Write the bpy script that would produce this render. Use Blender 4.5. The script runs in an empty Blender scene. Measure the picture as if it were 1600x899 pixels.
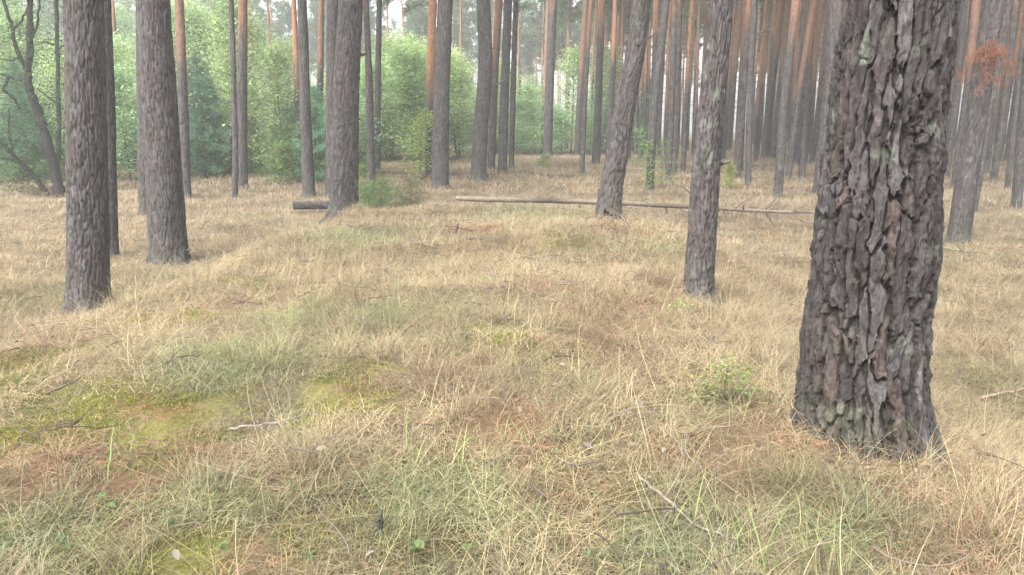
import bpy, math, random
import numpy as np
from mathutils import Vector

random.seed(7); RNG = np.random.default_rng(7)
sc = bpy.context.scene
C = sc.collection
rad = math.radians

# ------------------------------------------------------------------ ground shape (needed for the camera's height)
def _h(ix, iy, iz, seed):
    ix = ix.astype(np.int64); iy = iy.astype(np.int64); iz = iz.astype(np.int64)
    n = (ix*374761393 + iy*668265263 + iz*2147483647 + seed*1274126177) & 0xffffffff
    n = ((n ^ (n >> 13)) * 1274126177) & 0xffffffff
    n = ((n ^ (n >> 16)) * 2246822519) & 0xffffffff
    return ((n ^ (n >> 15)) & 0xffffff) / float(0x1000000)

def vnoise(x, y, z=0.0, seed=0):
    x, y, z = np.broadcast_arrays(np.asarray(x, float), np.asarray(y, float), np.asarray(z, float))
    ix, iy, iz = np.floor(x), np.floor(y), np.floor(z)
    fx, fy, fz = x-ix, y-iy, z-iz
    fx, fy, fz = fx*fx*(3-2*fx), fy*fy*(3-2*fy), fz*fz*(3-2*fz)
    r = 0
    for a in (0, 1):
        for b in (0, 1):
            for c in (0, 1):
                w = (fx if a else 1-fx)*(fy if b else 1-fy)*(fz if c else 1-fz)
                r = r + w*_h(ix+a, iy+b, iz+c, seed)
    return r*2-1

def fbm(x, y, z=0.0, seed=0, octv=4):
    r, a, f = 0, .5, 1.0
    for k in range(octv):
        r = r + a*vnoise(np.asarray(x)*f, np.asarray(y)*f, np.asarray(z)*f, seed+k); a *= .5; f *= 2.03
    return r

def sstep(a, b, x):
    t = np.clip((np.asarray(x, float)-a)/(b-a), 0, 1); return t*t*(3-2*t)

def zt(x, y):
    x = np.asarray(x, float); y = np.asarray(y, float)
    wob = .5*vnoise(x*.0, y*.33, 0, 5)
    ridge = sstep(-4.4, -3.1, x+wob)*(1-sstep(1.6, 4.6, x+wob*.8))*(1-sstep(14.3, 20.0, y+.2*x))
    z = .72*ridge + .5*sstep(13, 38, np.hypot(x, y))
    near = 1-sstep(25, 60, np.hypot(x, y))
    z = z + near*(.10*vnoise(x*.45, y*.45, 0, 11) + .05*vnoise(x*1.3, y*1.3, 0, 12) + .018*vnoise(x*4, y*4, 0, 13))
    z = z + .35*vnoise(x*.04, y*.04, 0, 14)*sstep(25, 70, np.hypot(x, y))
    return z

# ------------------------------------------------------------------ camera
FPX, PITCH = 1186.0, rad(12.0)
CAMZ = float(zt(0., 0.)) + 1.5
cd = bpy.data.cameras.new('camera'); cam = bpy.data.objects.new('camera', cd); C.objects.link(cam)
cam.location = (0, 0, CAMZ); cam.rotation_euler = (rad(90)-PITCH, 0, 0)
cd.sensor_width = 36; cd.lens = 36*FPX/1600; cd.clip_start = .05; cd.clip_end = 2000
sc.camera = cam

# ------------------------------------------------------------------ sky, sun, exposure
SUN_EL, SUN_AZ = rad(52), rad(215)          # soft light from behind the photographer's left shoulder
w = bpy.data.worlds.new('World'); sc.world = w; w.use_nodes = True
nt = w.node_tree; nt.nodes.clear()
out = nt.nodes.new('ShaderNodeOutputWorld'); bg = nt.nodes.new('ShaderNodeBackground')
sky = nt.nodes.new('ShaderNodeTexSky'); hs = nt.nodes.new('ShaderNodeHueSaturation')
sky.sky_type = 'NISHITA'; sky.sun_disc = False
sky.sun_elevation = SUN_EL; sky.sun_rotation = SUN_AZ
sky.air_density = 1.0; sky.dust_density = 4.0; sky.ozone_density = 1.0
hs.inputs['Saturation'].default_value = .22
bg.inputs['Strength'].default_value = .15
nt.links.new(sky.outputs[0], hs.inputs['Color']); nt.links.new(hs.outputs[0], bg.inputs['Color'])
nt.links.new(bg.outputs[0], out.inputs[0])
sl = bpy.data.lights.new('sun', 'SUN'); so = bpy.data.objects.new('sun', sl); C.objects.link(so)
sl.energy = 1.4; sl.angle = rad(35); sl.color = (1, .96, .9)
sdir = Vector((math.sin(SUN_AZ)*math.cos(SUN_EL), math.cos(SUN_AZ)*math.cos(SUN_EL), math.sin(SUN_EL)))
so.rotation_euler = (-sdir).to_track_quat('-Z', 'Y').to_euler(); so.location = (0, 0, 40)
sc.view_settings.view_transform = 'Standard'; sc.view_settings.look = 'None'
sc.view_settings.gamma = 1; sc.view_settings.use_curve_mapping = False
sc.view_settings.exposure = 2.0
cy = sc.cycles
cy.use_denoising = True; cy.max_bounces = 6; cy.diffuse_bounces = 3; cy.glossy_bounces = 1
cy.transmission_bounces = 3; cy.volume_bounces = 1; cy.use_adaptive_sampling = True; cy.adaptive_threshold = .02

# ------------------------------------------------------------------ looking through pixels of the 1600 x 899 frame
SP, CP = math.sin(PITCH), math.cos(PITCH)
def ray(px, py):
    u = (px-800)/FPX; v = -(py-449.5)/FPX
    return np.array([u, CP+v*SP, -SP+v*CP])
def ground(px, py):                            # where that line of sight meets the ground
    d = ray(px, py); t = np.arange(1., 130., .02)
    z = CAMZ+t*d[2]; g = zt(t*d[0], t*d[1]); k = np.argmax(z <= g)
    if z[k] > g[k]: k = len(t)-1
    return np.array([t[k]*d[0], t[k]*d[1], float(g[k])]), float(t[k])
def at_y(px, py, Y):
    d = ray(px, py); t = Y/d[1]; return np.array([t*d[0], Y, CAMZ+t*d[2]])

# ------------------------------------------------------------------ mesh helpers
class MB:
    """collects quads with a colour per vertex"""
    def __init__(s): s.v = []; s.f = []; s.c = []; s.n = 0
    def add(s, v, f, c=(1, 1, 1)):
        v = np.asarray(v, float).reshape(-1, 3); f = np.asarray(f, np.int64).reshape(-1, 4)
        c = np.asarray(c, float); c = np.broadcast_to(c, (len(v), 3))
        s.v.append(v); s.f.append(f+s.n); s.c.append(c); s.n += len(v); return s
    def tube(s, path, radii, sides=6, c=(1, 1, 1), cap=True):
        P = np.asarray(path, float); R = np.broadcast_to(np.asarray(radii, float), (len(P),)).copy()
        T = np.gradient(P, axis=0); T /= np.linalg.norm(T, axis=1, keepdims=True)+1e-9
        ref = np.array([0, 0, 1.]) if abs(T[:, 2]).mean() < .8 else np.array([1., 0, 0])
        A = np.cross(T, ref); A /= np.linalg.norm(A, axis=1, keepdims=True)+1e-9; B = np.cross(T, A)
        if cap:
            P = np.vstack([P[:1], P, P[-1:]]); A = np.vstack([A[:1], A, A[-1:]]); B = np.vstack([B[:1], B, B[-1:]])
            R = np.concatenate([[R[0]*.05], R, [R[-1]*.05]])
        a = np.arange(sides)/sides*2*np.pi
        V = P[:, None]+R[:, None, None]*(np.cos(a)[None, :, None]*A[:, None]+np.sin(a)[None, :, None]*B[:, None])
        K = len(P); i = np.arange(K-1)[:, None]*sides; j = np.arange(sides)[None]; j2 = (j+1) % sides
        F = np.stack([i+j, i+j2, i+sides+j2, i+sides+j], -1).reshape(-1, 4)
        return s.add(V.reshape(-1, 3), F, c)
    def data(s): return np.vstack(s.v), np.vstack(s.f), np.vstack(s.c)
    def mesh(s, name, mat, smooth=True):
        v, f, c = s.data(); return mk_mesh(name, v, f, mat, c, smooth)

def mk_mesh(name, v, f, mat, col=None, smooth=True):
    v = np.asarray(v, np.float32); f = np.asarray(f, np.int32)
    me = bpy.data.meshes.new(name)
    me.vertices.add(len(v)); me.vertices.foreach_set('co', v.ravel())
    me.loops.add(f.size); me.loops.foreach_set('vertex_index', f.ravel())
    me.polygons.add(len(f)); me.polygons.foreach_set('loop_start', np.arange(len(f), dtype=np.int32)*f.shape[1])
    if smooth: me.polygons.foreach_set('use_smooth', np.ones(len(f), bool))
    me.update(calc_edges=True)
    if col is not None:
        a = me.attributes.new('Col', 'FLOAT_COLOR', 'POINT')
        cc = np.ones((len(v), 4), np.float32); cc[:, :3] = col; a.data.foreach_set('color', cc.ravel())
    if mat: me.materials.append(mat)
    return me

def obj(name, me, parent=None, loc=None, link=True):
    o = bpy.data.objects.new(name, me)
    if link: C.objects.link(o)
    if parent is not None: o.parent = parent
    if loc is not None: o.location = loc
    return o
def tag(o, label=None, cat=None, group=None, kind=None):
    for k, v in (('label', label), ('category', cat), ('group', group), ('kind', kind)):
        if v: o[k] = v
    return o
def thing(name, label, cat, loc, group=None, rz=0):
    o = obj(name, None, None, loc); o.empty_display_size = .2; o.rotation_euler = (0, 0, rz)
    return tag(o, label, cat, group)

# ------------------------------------------------------------------ materials
def new_mat(name):
    m = bpy.data.materials.new(name); m.use_nodes = True; n = m.node_tree; n.nodes.clear()
    return m, n, (lambda t, **k: _nd(n, t, k)), n.links.new
def _nd(n, t, k):
    x = n.nodes.new(t)
    for a, b in k.items(): setattr(x, a, b)
    return x

def bark_mat(name, scale=(38, 38, 9), bump=.5, dist=.012, crack=False):
    m, n, N, L = new_mat(name)
    o = N('ShaderNodeOutputMaterial'); p = N('ShaderNodeBsdfPrincipled'); p.inputs['Roughness'].default_value = .92
    p.inputs['Specular IOR Level'].default_value = .2
    a = N('ShaderNodeAttribute', attribute_name='Col'); tc = N('ShaderNodeTexCoord'); mp = N('ShaderNodeMapping')
    mp.inputs['Scale'].default_value = scale; L(tc.outputs['Object'], mp.inputs['Vector'])
    t1 = N('ShaderNodeTexNoise'); t1.inputs['Scale'].default_value = 1; t1.inputs['Detail'].default_value = 6; t1.inputs['Roughness'].default_value = .7
    L(mp.outputs[0], t1.inputs['Vector'])
    r = N('ShaderNodeMapRange'); r.inputs[1].default_value = .25; r.inputs[2].default_value = .75; r.inputs[3].default_value = .4; r.inputs[4].default_value = 1.6
    L(t1.outputs['Fac'], r.inputs[0])
    mx = N('ShaderNodeVectorMath', operation='SCALE'); L(a.outputs['Color'], mx.inputs[0]); L(r.outputs[0], mx.inputs['Scale'])
    L(mx.outputs[0], p.inputs['Base Color'])
    b = N('ShaderNodeBump'); b.inputs['Strength'].default_value = bump; b.inputs['Distance'].default_value = dist
    hsrc = t1.outputs['Fac']
    if crack:                                            # layered flakes: sharp steps and hairline cracks on each plate
        m2 = N('ShaderNodeMapping'); m2.inputs['Scale'].default_value = (38, 38, 13); L(tc.outputs['Object'], m2.inputs['Vector'])
        vo = N('ShaderNodeTexVoronoi', feature='F1'); vo.inputs['Scale'].default_value = 1; vo.inputs['Randomness'].default_value = 1
        wn = N('ShaderNodeTexNoise'); wn.inputs['Scale'].default_value = 1.7; wn.inputs['Detail'].default_value = 4; L(m2.outputs[0], wn.inputs['Vector'])
        ad = N('ShaderNodeVectorMath', operation='MULTIPLY_ADD'); L(wn.outputs['Color'], ad.inputs[0]); ad.inputs[1].default_value = (1.6, 1.6, 1.6); L(m2.outputs[0], ad.inputs[2]); L(ad.outputs[0], vo.inputs['Vector'])
        sp = N('ShaderNodeSeparateColor'); L(vo.outputs['Color'], sp.inputs[0])
        h1 = N('ShaderNodeMath', operation='MULTIPLY_ADD'); L(sp.outputs[0], h1.inputs[0]); h1.inputs[1].default_value = .75; L(t1.outputs['Fac'], h1.inputs[2]); hsrc = h1.outputs[0]
        r3 = N('ShaderNodeMapRange'); r3.inputs[3].default_value = .72; r3.inputs[4].default_value = 1.3; L(sp.outputs[1], r3.inputs[0])
        m3 = N('ShaderNodeVectorMath', operation='SCALE'); L(mx.outputs[0], m3.inputs[0]); L(r3.outputs[0], m3.inputs['Scale']); L(m3.outputs[0], p.inputs['Base Color'])
    L(hsrc, b.inputs['Height']); L(b.outputs[0], p.inputs['Normal']); L(p.outputs[0], o.inputs[0])
    return m

def leaf_mat(name, trans=.42, tint=False, vary=.25, col=None):
    m, n, N, L = new_mat(name)
    o = N('ShaderNodeOutputMaterial'); d = N('ShaderNodeBsdfDiffuse'); t = N('ShaderNodeBsdfTranslucent'); mx = N('ShaderNodeMixShader')
    mx.inputs[0].default_value = trans
    a = N('ShaderNodeAttribute', attribute_name='Col'); src = a.outputs['Color']
    if tint:
        ti = N('ShaderNodeAttribute', attribute_name='tint', attribute_type='INSTANCER')
        mu = N('ShaderNodeVectorMath', operation='MULTIPLY'); L(src, mu.inputs[0]); L(ti.outputs['Vector'], mu.inputs[1]); src = mu.outputs[0]
    if vary:
        oi = N('ShaderNodeObjectInfo'); r = N('ShaderNodeMapRange'); r.inputs[3].default_value = 1-vary; r.inputs[4].default_value = 1+vary
        L(oi.outputs['Random'], r.inputs[0]); s2 = N('ShaderNodeVectorMath', operation='SCALE'); L(src, s2.inputs[0]); L(r.outputs[0], s2.inputs['Scale']); src = s2.outputs[0]
    L(src, d.inputs['Color']); L(src, t.inputs['Color']); L(d.outputs[0], mx.inputs[1]); L(t.outputs[0], mx.inputs[2]); L(mx.outputs[0], o.inputs[0])
    return m

def ground_mat():
    m, n, N, L = new_mat('forest_floor')
    o = N('ShaderNodeOutputMaterial'); p = N('ShaderNodeBsdfPrincipled'); p.inputs['Roughness'].default_value = 1; p.inputs['Specular IOR Level'].default_value = .1
    a = N('ShaderNodeAttribute', attribute_name='Col'); tc = N('ShaderNodeTexCoord')
    t1 = N('ShaderNodeTexNoise'); t1.inputs['Scale'].default_value = 45; t1.inputs['Detail'].default_value = 8; t1.inputs['Roughness'].default_value = .75
    t2 = N('ShaderNodeTexNoise'); t2.inputs['Scale'].default_value = 2.2; t2.inputs['Detail'].default_value = 5
    L(tc.outputs['Object'], t1.inputs['Vector']); L(tc.outputs['Object'], t2.inputs['Vector'])
    r = N('ShaderNodeMapRange'); r.inputs[1].default_value = .25; r.inputs[2].default_value = .75; r.inputs[3].default_value = .45; r.inputs[4].default_value = 1.5
    L(t1.outputs['Fac'], r.inputs[0])
    r2 = N('ShaderNodeMapRange'); r2.inputs[1].default_value = .3; r2.inputs[2].default_value = .7; r2.inputs[3].default_value = .8; r2.inputs[4].default_value = 1.2
    L(t2.outputs['Fac'], r2.inputs[0])
    mu = N('ShaderNodeMath', operation='MULTIPLY'); L(r.outputs[0], mu.inputs[0]); L(r2.outputs[0], mu.inputs[1])
    s = N('ShaderNodeVectorMath', operation='SCALE'); L(a.outputs['Color'], s.inputs[0]); L(mu.outputs[0], s.inputs['Scale'])
    L(s.outputs[0], p.inputs['Base Color'])
    b = N('ShaderNodeBump'); b.inputs['Strength'].default_value = .8; b.inputs['Distance'].default_value = .03
    L(t1.outputs['Fac'], b.inputs['Height']); L(b.outputs[0], p.inputs['Normal']); L(p.outputs[0], o.inputs[0])
    return m

M_BARK = bark_mat('pine_bark'); M_HERO = bark_mat('thick_pine_bark', (60, 60, 22), 1., .016, crack=True)
M_WOOD = bark_mat('twig_bark', (30, 30, 30), .4, .004)
M_FOL = leaf_mat('foliage'); M_NEEDLE = leaf_mat('needles', .35)
M_GRASS = leaf_mat('dry_grass', .3, tint=True, vary=0); M_LITTER = leaf_mat('litter', .1, tint=True, vary=0)

# ------------------------------------------------------------------ where moss, needles and greener grass lie
MOSS = [(130, 650, .5), (40, 665, .42), (250, 670, .4), (300, 868, .35), (870, 385, .55), (665, 437, .45), (1465, 625, .3), (270, 500, .4),
        (170, 470, .5), (380, 440, .5), (230, 455, .5), (80, 560, .5), (760, 520, .3), (430, 870, .2), (545, 610, .35), (15, 590, .5), (1560, 690, .2), (765, 440, .25)]
NEEDLE = [(90, 545, .45), (250, 650, .3), (70, 735, .28), (835, 445, .4), (870, 495, .45), (740, 362, .5), (365, 482, .3), (890, 700, .35), (1030, 700, .5),
          (1150, 690, .4), (1520, 740, .5), (1420, 770, .4), (1230, 700, .3), (780, 690, .3), (690, 300, .7), (215, 640, .25), (560, 650, .25), (300, 735, .3), (870, 775, .22),
          (1000, 480, .5), (950, 420, .5), (430, 860, .2), (1500, 870, .4), (985, 360, .6)]
GREEN = [(600, 790, .55), (960, 780, .5), (250, 740, .5), (1050, 850, .45), (420, 820, .45), (110, 830, .5), (480, 500, .7), (600, 520, .6), (840, 600, .4),
         (1120, 640, .35), (1530, 610, .5), (720, 870, .5), (300, 800, .5), (1230, 830, .35), (1330, 860, .4), (380, 600, .7), (830, 330, 1.5), (560, 380, 1.), (60, 470, .6), (350, 560, .6)]
def blobs(lst): return np.array([[*ground(a, b)[0][:2], r*.85] for a, b, r in lst])
MOSS_B, NEED_B, GREEN_B = blobs(MOSS), blobs(NEEDLE), blobs(GREEN)
def field(B, x, y, seed):
    x = np.asarray(x, float); y = np.asarray(y, float)
    r = np.zeros_like(x); nx = x+.18*vnoise(x*3, y*3, 0, seed); ny = y+.3*vnoise(x*3, y*3, 7, seed)
    for bx, by, br in B:
        q = ((nx-bx)/br)**2+((ny-by)/(br*1.1))**2; r = np.maximum(r, np.exp(-q*1.1))
    return np.clip(r+.7*fbm(x*6, y*6, 0, seed+3)*(r > .05), 0, 1)

# ------------------------------------------------------------------ the ground, one sheet to the horizon
def axis(lo, hi, n, fine):
    t = np.linspace(-1, 1, n); s = np.sinh(t*fine)/np.sinh(fine); return np.where(s < 0, -s*lo, s*hi)
gx = axis(-300, 300, 460, 5.6); gy = axis(-300, 300, 520, 5.2)+5.5
GX, GY = np.meshgrid(gx, gy); GZ = zt(GX, GY)
x, y = GX.ravel(), GY.ravel()
near = np.hypot(x, y) < 30
mo = np.where(near, field(MOSS_B, x, y, 21), 0); ne = np.where(near, field(NEED_B, x, y, 31), 0)
ne = np.maximum(ne, np.where(near, np.clip(fbm(x*.9, y*.9, 0, 61)*1.8-.15, 0, .7), 0))
base = np.array([.125, .093, .06]) + .05*fbm(x*.7, y*.7, 0, 71)[:, None]
colr = base*(1-mo[:, None])+np.array([.17, .17, .045])*mo[:, None]
colr = colr*(1-ne[:, None]*.8)+np.array([.19, .115, .07])*ne[:, None]*.8
ni, nj = GX.shape; k = np.arange((ni-1)*nj).reshape(ni-1, nj)[:, :-1].ravel()
gf = np.stack([k, k+1, k+nj+1, k+nj], 1)
go = obj('ground', mk_mesh('ground', np.stack([x, y, GZ.ravel()], 1), gf, ground_mat(), colr)); tag(go, kind='structure')

# ------------------------------------------------------------------ bark: long cracked plates round a trunk
def voronoi(u, v, nu, seed, jit=.85, warp=.35):
    """u wraps with period nu; returns distance to nearest and second nearest plate centre, and the plate's number"""
    iu = np.floor(u); iv = np.floor(v)
    F1 = np.full(u.shape, 9.); F2 = F1.copy(); ID = np.zeros(u.shape, np.int64)
    for du in (-1, 0, 1):
        for dv in (-1, 0, 1):
            cu = iu+du; cv = iv+dv; wu = np.mod(cu, nu)
            pu = cu+.5+jit*(_h(wu, cv, wu*0, seed)-.5)+.25*(np.mod(cv, 2)-.5); pv = cv+.5+jit*(_h(wu, cv, wu*0+1, seed)-.5)
            d = np.sqrt((u-pu)**2+((v-pv)*.62)**2); i = (wu+1000*(cv+200)).astype(np.int64)
            lt = d < F1; F2 = np.where(lt, F1, np.minimum(F2, d)); ID = np.where(lt, i, ID); F1 = np.where(lt, d, F1)
    return F1, F2, ID

GREYS = .72*np.array([[.112, .102, .102], [.095, .085, .084], [.130, .120, .121], [.110, .095, .092], [.085, .076, .075]])
HEROC = .46*np.array([[.15, .135, .137], [.115, .10, .10], [.175, .162, .165], [.142, .122, .118], [.15, .118, .11], [.18, .168, .17], [.10, .087, .086], [.13, .115, .115]])
ORANGE = np.array([.34, .175, .10])

def trunk_arrays(path, rfun, zs, nth, seed, pw=.05, ph=.15, depth=.014, flare=.3, orange=None, lobes=5, palette=GREYS, green=0., rough=.75, edge=(0., .24), ostr=.55, wig=1., flake=.25):
    """path(z)->x,y ; rfun(z)->radius. Rows follow zs, columns go round."""
    th = np.arange(nth)/nth*2*np.pi; TH, Z = np.meshgrid(th, zs)
    rng = np.random.default_rng(seed); ph0 = rng.uniform(0, 6.28, 3)
    r0 = rfun(Z); rm = float(rfun(np.array([.8]))[0])
    fl = np.exp(-np.maximum(Z, -.1)/(rm*.55))
    R = r0*(1+flare*fl*(1+.55*np.cos(lobes*TH+ph0[0])+.3*np.cos((lobes-2)*TH+ph0[1])))
    R *= 1+.035*vnoise(np.cos(TH)*1.2, np.sin(TH)*1.2, Z*1.3, seed)
    cx, cyy, cz = np.cos(TH)*rm, np.sin(TH)*rm, Z
    nu = max(6, int(round(2*np.pi*rm/pw)))
    wn = .55*vnoise(cx/pw*.4, cyy/pw*.4, cz/pw*.22, seed+1)+.28*vnoise(cx/pw*1.7, cyy/pw*1.7, cz/pw*.9, seed+2)+.12*vnoise(cx/pw*5, cyy/pw*5, cz/pw*2.2, seed+12)
    wv = .8*vnoise(cx/pw*.6, cyy/pw*.6, cz/pw*.25, seed+3)+.35*vnoise(cx/pw*2.2, cyy/pw*2.2, cz/pw*.9, seed+13)
    wn = wn*wig; U0 = TH/(2*np.pi)*nu
    F1, F2, ID = voronoi(U0+wn, Z/ph+wv, nu, seed)
    G1, G2, _ = voronoi(U0*2+wn*1.5+.4*vnoise(cx/pw*3, cyy/pw*3, cz/pw, seed+14), Z/ph*2.3+wv*2, nu*2, seed+50)
    e = F2-F1+.13*vnoise(cx/pw*4.5, cyy/pw*4.5, cz/pw*1.9, seed+4)+.06*vnoise(cx/pw*11, cyy/pw*11, cz/pw*5, seed+15)
    prof = sstep(edge[0], edge[1], e); prof2 = sstep(.0, .3, G2-G1)
    pr = _h(ID, ID*0, ID*0, seed+9)
    fine = fbm(cx/pw*2.2, cyy/pw*2.2, cz/pw*.6, seed+5, 4)
    st = fbm(cx/pw*.8, cyy/pw*.8, cz/pw*.4, seed+16, 3)*5; sf = st-np.floor(st); strata = (np.floor(st)+sstep(.42, .58, sf))/5
    hgt = prof*(.58+.4*pr)+.20*rough*prof2*prof+.55*rough*strata*(.3+.7*prof)+.34*rough*fine*(.4+.6*prof)
    s2 = fbm(cx/pw*2.6, cyy/pw*2.6, cz/pw*1.1, seed+18, 3)*7; f2 = s2-np.floor(s2); hgt = hgt+flake*((np.floor(s2)+sstep(.4, .6, f2))/7)*(.35+.65*prof)
    fade = 1-.75*sstep(4.5, 9, Z)
    R = R+depth*fade*(hgt-.6)
    px, py = path(zs)
    V = np.stack([px[:, None]+R*np.cos(TH), py[:, None]+R*np.sin(TH), Z], -1)
    pal = palette[(pr*len(palette)*.999).astype(int)]
    col = pal*(1+.35*fine[..., None])
    furrow = np.array([.036, .03, .028]); col = furrow*(1-prof[..., None])+col*prof[..., None]
    lich = np.clip(fbm(cx*9, cyy*9, cz*9, seed+6, 4)*3-.9, 0, 1)*(.35+green)
    col = col*(1-lich[..., None])+np.array([.17, .2, .155])*lich[..., None]
    low = np.exp(-np.maximum(Z, 0)/.25)*np.clip(fbm(cx*5, cyy*5, cz*5, seed+7, 3)*2+.2, 0, 1)*.6
    col = col*(1-low[..., None])+np.array([.12, .13, .075])*low[..., None]
    oz = orange if orange is not None else 9.
    of = ostr*sstep(oz-.9, oz+1.4, Z+1.1*vnoise(cx*4, cyy*4, cz*1.2, seed+8))
    col = col*(1-of[..., None])+ORANGE*(1+.4*fine[..., None])*of[..., None]
    i = np.arange(len(zs)-1)[:, None]*nth; j = np.arange(nth)[None]; j2 = (j+1) % nth
    F = np.stack([i+j, i+j2, i+nth+j2, i+nth+j], -1).reshape(-1, 4)
    return V.reshape(-1, 3), F, np.clip(col, 0, 1).reshape(-1, 3), ID.ravel(), e.ravel()

def branch_path(p0, d, L, n=7, droop=0., wig=.08, rng=RNG):
    p = np.array(p0, float); d = np.array(d, float); d /= np.linalg.norm(d); out = [p.copy()]
    for k in range(n-1):
        d = d+rng.normal(0, wig, 3)+np.array([0, 0, -droop/n]); d /= np.linalg.norm(d); p = p+d*L/(n-1); out.append(p.copy())
    return np.array(out)

# ------------------------------------------------------------------ pine crowns, shared between trees
def quads_at(P, A, B, wA, wB):
    """rhombic leaf faces at P along A (length) and B (width)"""
    v = np.stack([P, P+A*wA*.5+B*wB*.5, P+A*wA, P+A*wA*.5-B*wB*.5], 1); n = len(P)
    return v.reshape(-1, 3), np.arange(4*n).reshape(-1, 4)
def unit(v): return v/(np.linalg.norm(v, axis=-1, keepdims=True)+1e-9)

def needle_tufts(mb, P, D, size, per, wid, col, rng):
    n = len(P); Pp = np.repeat(P, per, 0); Dd = np.repeat(D, per, 0)
    A = unit(Dd*.7+rng.normal(0, .75, (n*per, 3))); B = unit(np.cross(A, rng.normal(0, 1, (n*per, 3))))
    v, f = quads_at(Pp, A, B, size*rng.uniform(.6, 1.25, (n*per, 1)), wid)
    cc = np.array(col)*np.repeat(rng.uniform(.65, 1.3, (n, 1)), per, 0)
    mb.add(v, f, np.repeat(cc, 4, 0))

def pine_crown(seed, H=7.5, R=2.3, nb=38, wid=.042):
    rng = np.random.default_rng(seed); wood = MB(); mb = MB()
    for k in range(nb):
        t = (k+.5)/nb; z = -.5+t*H; L = R*(1-.75*t**1.6)*rng.uniform(.55, 1.1); a = rng.uniform(0, 6.28)
        d = np.array([math.cos(a), math.sin(a), rng.uniform(-.05, .5)])
        bp = branch_path((0, 0, z), d, L, 6, -.3, .14, rng)
        mb.tube(bp, np.linspace(.035, .008, 6)*(1.3-t), 4, (.2, .12, .075))
        ts = rng.uniform(.3, 1, 14); idx = ts*5; i0 = np.minimum(idx.astype(int), 4); P = bp[i0]+(bp[i0+1]-bp[i0])*(idx-i0)[:, None]
        side = unit(rng.normal(0, 1, (14, 3))+np.array([0, 0, .35])); tip = P+side*rng.uniform(.12, .5, (14, 1))
        needle_tufts(mb, np.vstack([P, tip]), np.vstack([side, side]), .24, 11, wid, (.12, .17, .095), rng)
    return mb.mesh('pine_crown', M_NEEDLE, False)
CROWNS = [pine_crown(s, H, R) for s, H, R in ((1, 7.5, 2.3), (2, 6.5, 2.0), (3, 8.2, 2.6), (4, 7.0, 1.7))]

# ------------------------------------------------------------------ the pines one can pick out
PINE_G = 'pines standing among the dry grass'
def pine(pts, w0, w1, label, orange=None, depth=None, crown=True, H=None, flare=.3, seed=None, green=0., stubs=(), Y=None, lobes=5, name='pine_tree', ostr=.5):
    """pts: trunk centre line in the frame from the foot upwards; widths of the trunk at the foot and at the top edge"""
    B, t = ground(*pts[0])
    if Y is None: Y = B[1]
    Q = np.array([at_y(px, py, B[1]) for px, py in pts]); Q[0] = B
    zq = Q[:, 2]-B[2]; xq = Q[:, 0]-B[0]
    seed = seed or int(pts[0][0]*7+pts[0][1])
    rng = np.random.default_rng(seed); H = H or rng.uniform(16.5, 20)
    zv = zq[-1]; sl = (xq[-1]-xq[-2])/max(zq[-1]-zq[-2], .1)
    zz = np.linspace(-.3, H, 400); xx = np.interp(zz, zq, xq)
    up = np.maximum(zz-zv, 0); xx = xx+sl*3.*(1-np.exp(-up/3.))
    if len(pts) > 2:
        kk = max(3, int(25*zv/4)|1); xp = np.pad(xx, kk//2, mode='edge'); xx = np.convolve(xp, np.ones(kk)/kk, 'valid')[:400]
    yy = .05*vnoise(zz*.35, seed*.37, 0, 4); yy -= np.interp(0, zz, yy)
    path = lambda z: (np.interp(z, zz, xx), np.interp(z, zz, yy))
    tt = Y/ray(pts[-1][0], pts[-1][1])[1]
    r_lo, r_hi = .95*w0/2*t/FPX, .95*w1/2*tt/FPX
    def rf(z):
        z = np.asarray(z, float); lo = r_lo+(r_hi-r_lo)*np.clip(z/zv, -.1, 1)
        return np.where(z < zv, lo, r_hi*np.clip(1-(z-zv)/(H-zv+.6), .03, 1)**.75)
    px = t/759.
    nth = int(np.clip(np.pi*w0*.64*1.05, 12, 170)); dz = max(1.7*px, .012)
    zs = np.concatenate([np.arange(-.25, zv*1.18+.3, dz), np.linspace(zv*1.18+.3+dz, H, 26)])
    pw = np.clip(r_lo*.27, .036, .055)
    V, F, col, ID, e = trunk_arrays(path, rf, zs, nth, seed, pw, pw*3.8, (depth or np.clip(r_lo*.075, .006, .018))*1.2, flare*.7, orange, lobes, green=green, ostr=ostr, rough=.55, wig=.6, edge=(.0, .2))
    root = thing(name, label, 'tree', B, PINE_G)
    tr = obj('trunk', mk_mesh('trunk', V, F, M_BARK, col), root)
    if crown:
        c = obj('crown', random.choice(CROWNS), root); zc = H*.6; cxp, cyp = path(np.array([zc]))
        c.location = (float(cxp[0]), float(cyp[0]), zc); c.rotation_euler = (0, 0, rng.uniform(0, 6.28))
        c.scale = (1, 1, (H-zc+.4)/7.5)
    for (sx, sy, ex, ey, wpx) in stubs:                     # broken or dead side branches
        S = at_y(sx, sy, B[1])-B; E = at_y(ex, ey, B[1])-B; E[1] = rng.uniform(-.15, .1); L = np.linalg.norm(E-S)
        n = 7; s = np.linspace(0, 1, n)[:, None]; p = S*(1-s)+E*s; p[1:-1] += rng.normal(0, .035*L, (n-2, 3))
        mb = MB().tube(p, np.linspace(1, .35, n)*wpx/2*t/FPX, 6, (.09, .078, .07)); obj('branch', mb.mesh('branch', M_WOOD), root)
    return root, B, t, path, rf

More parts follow.
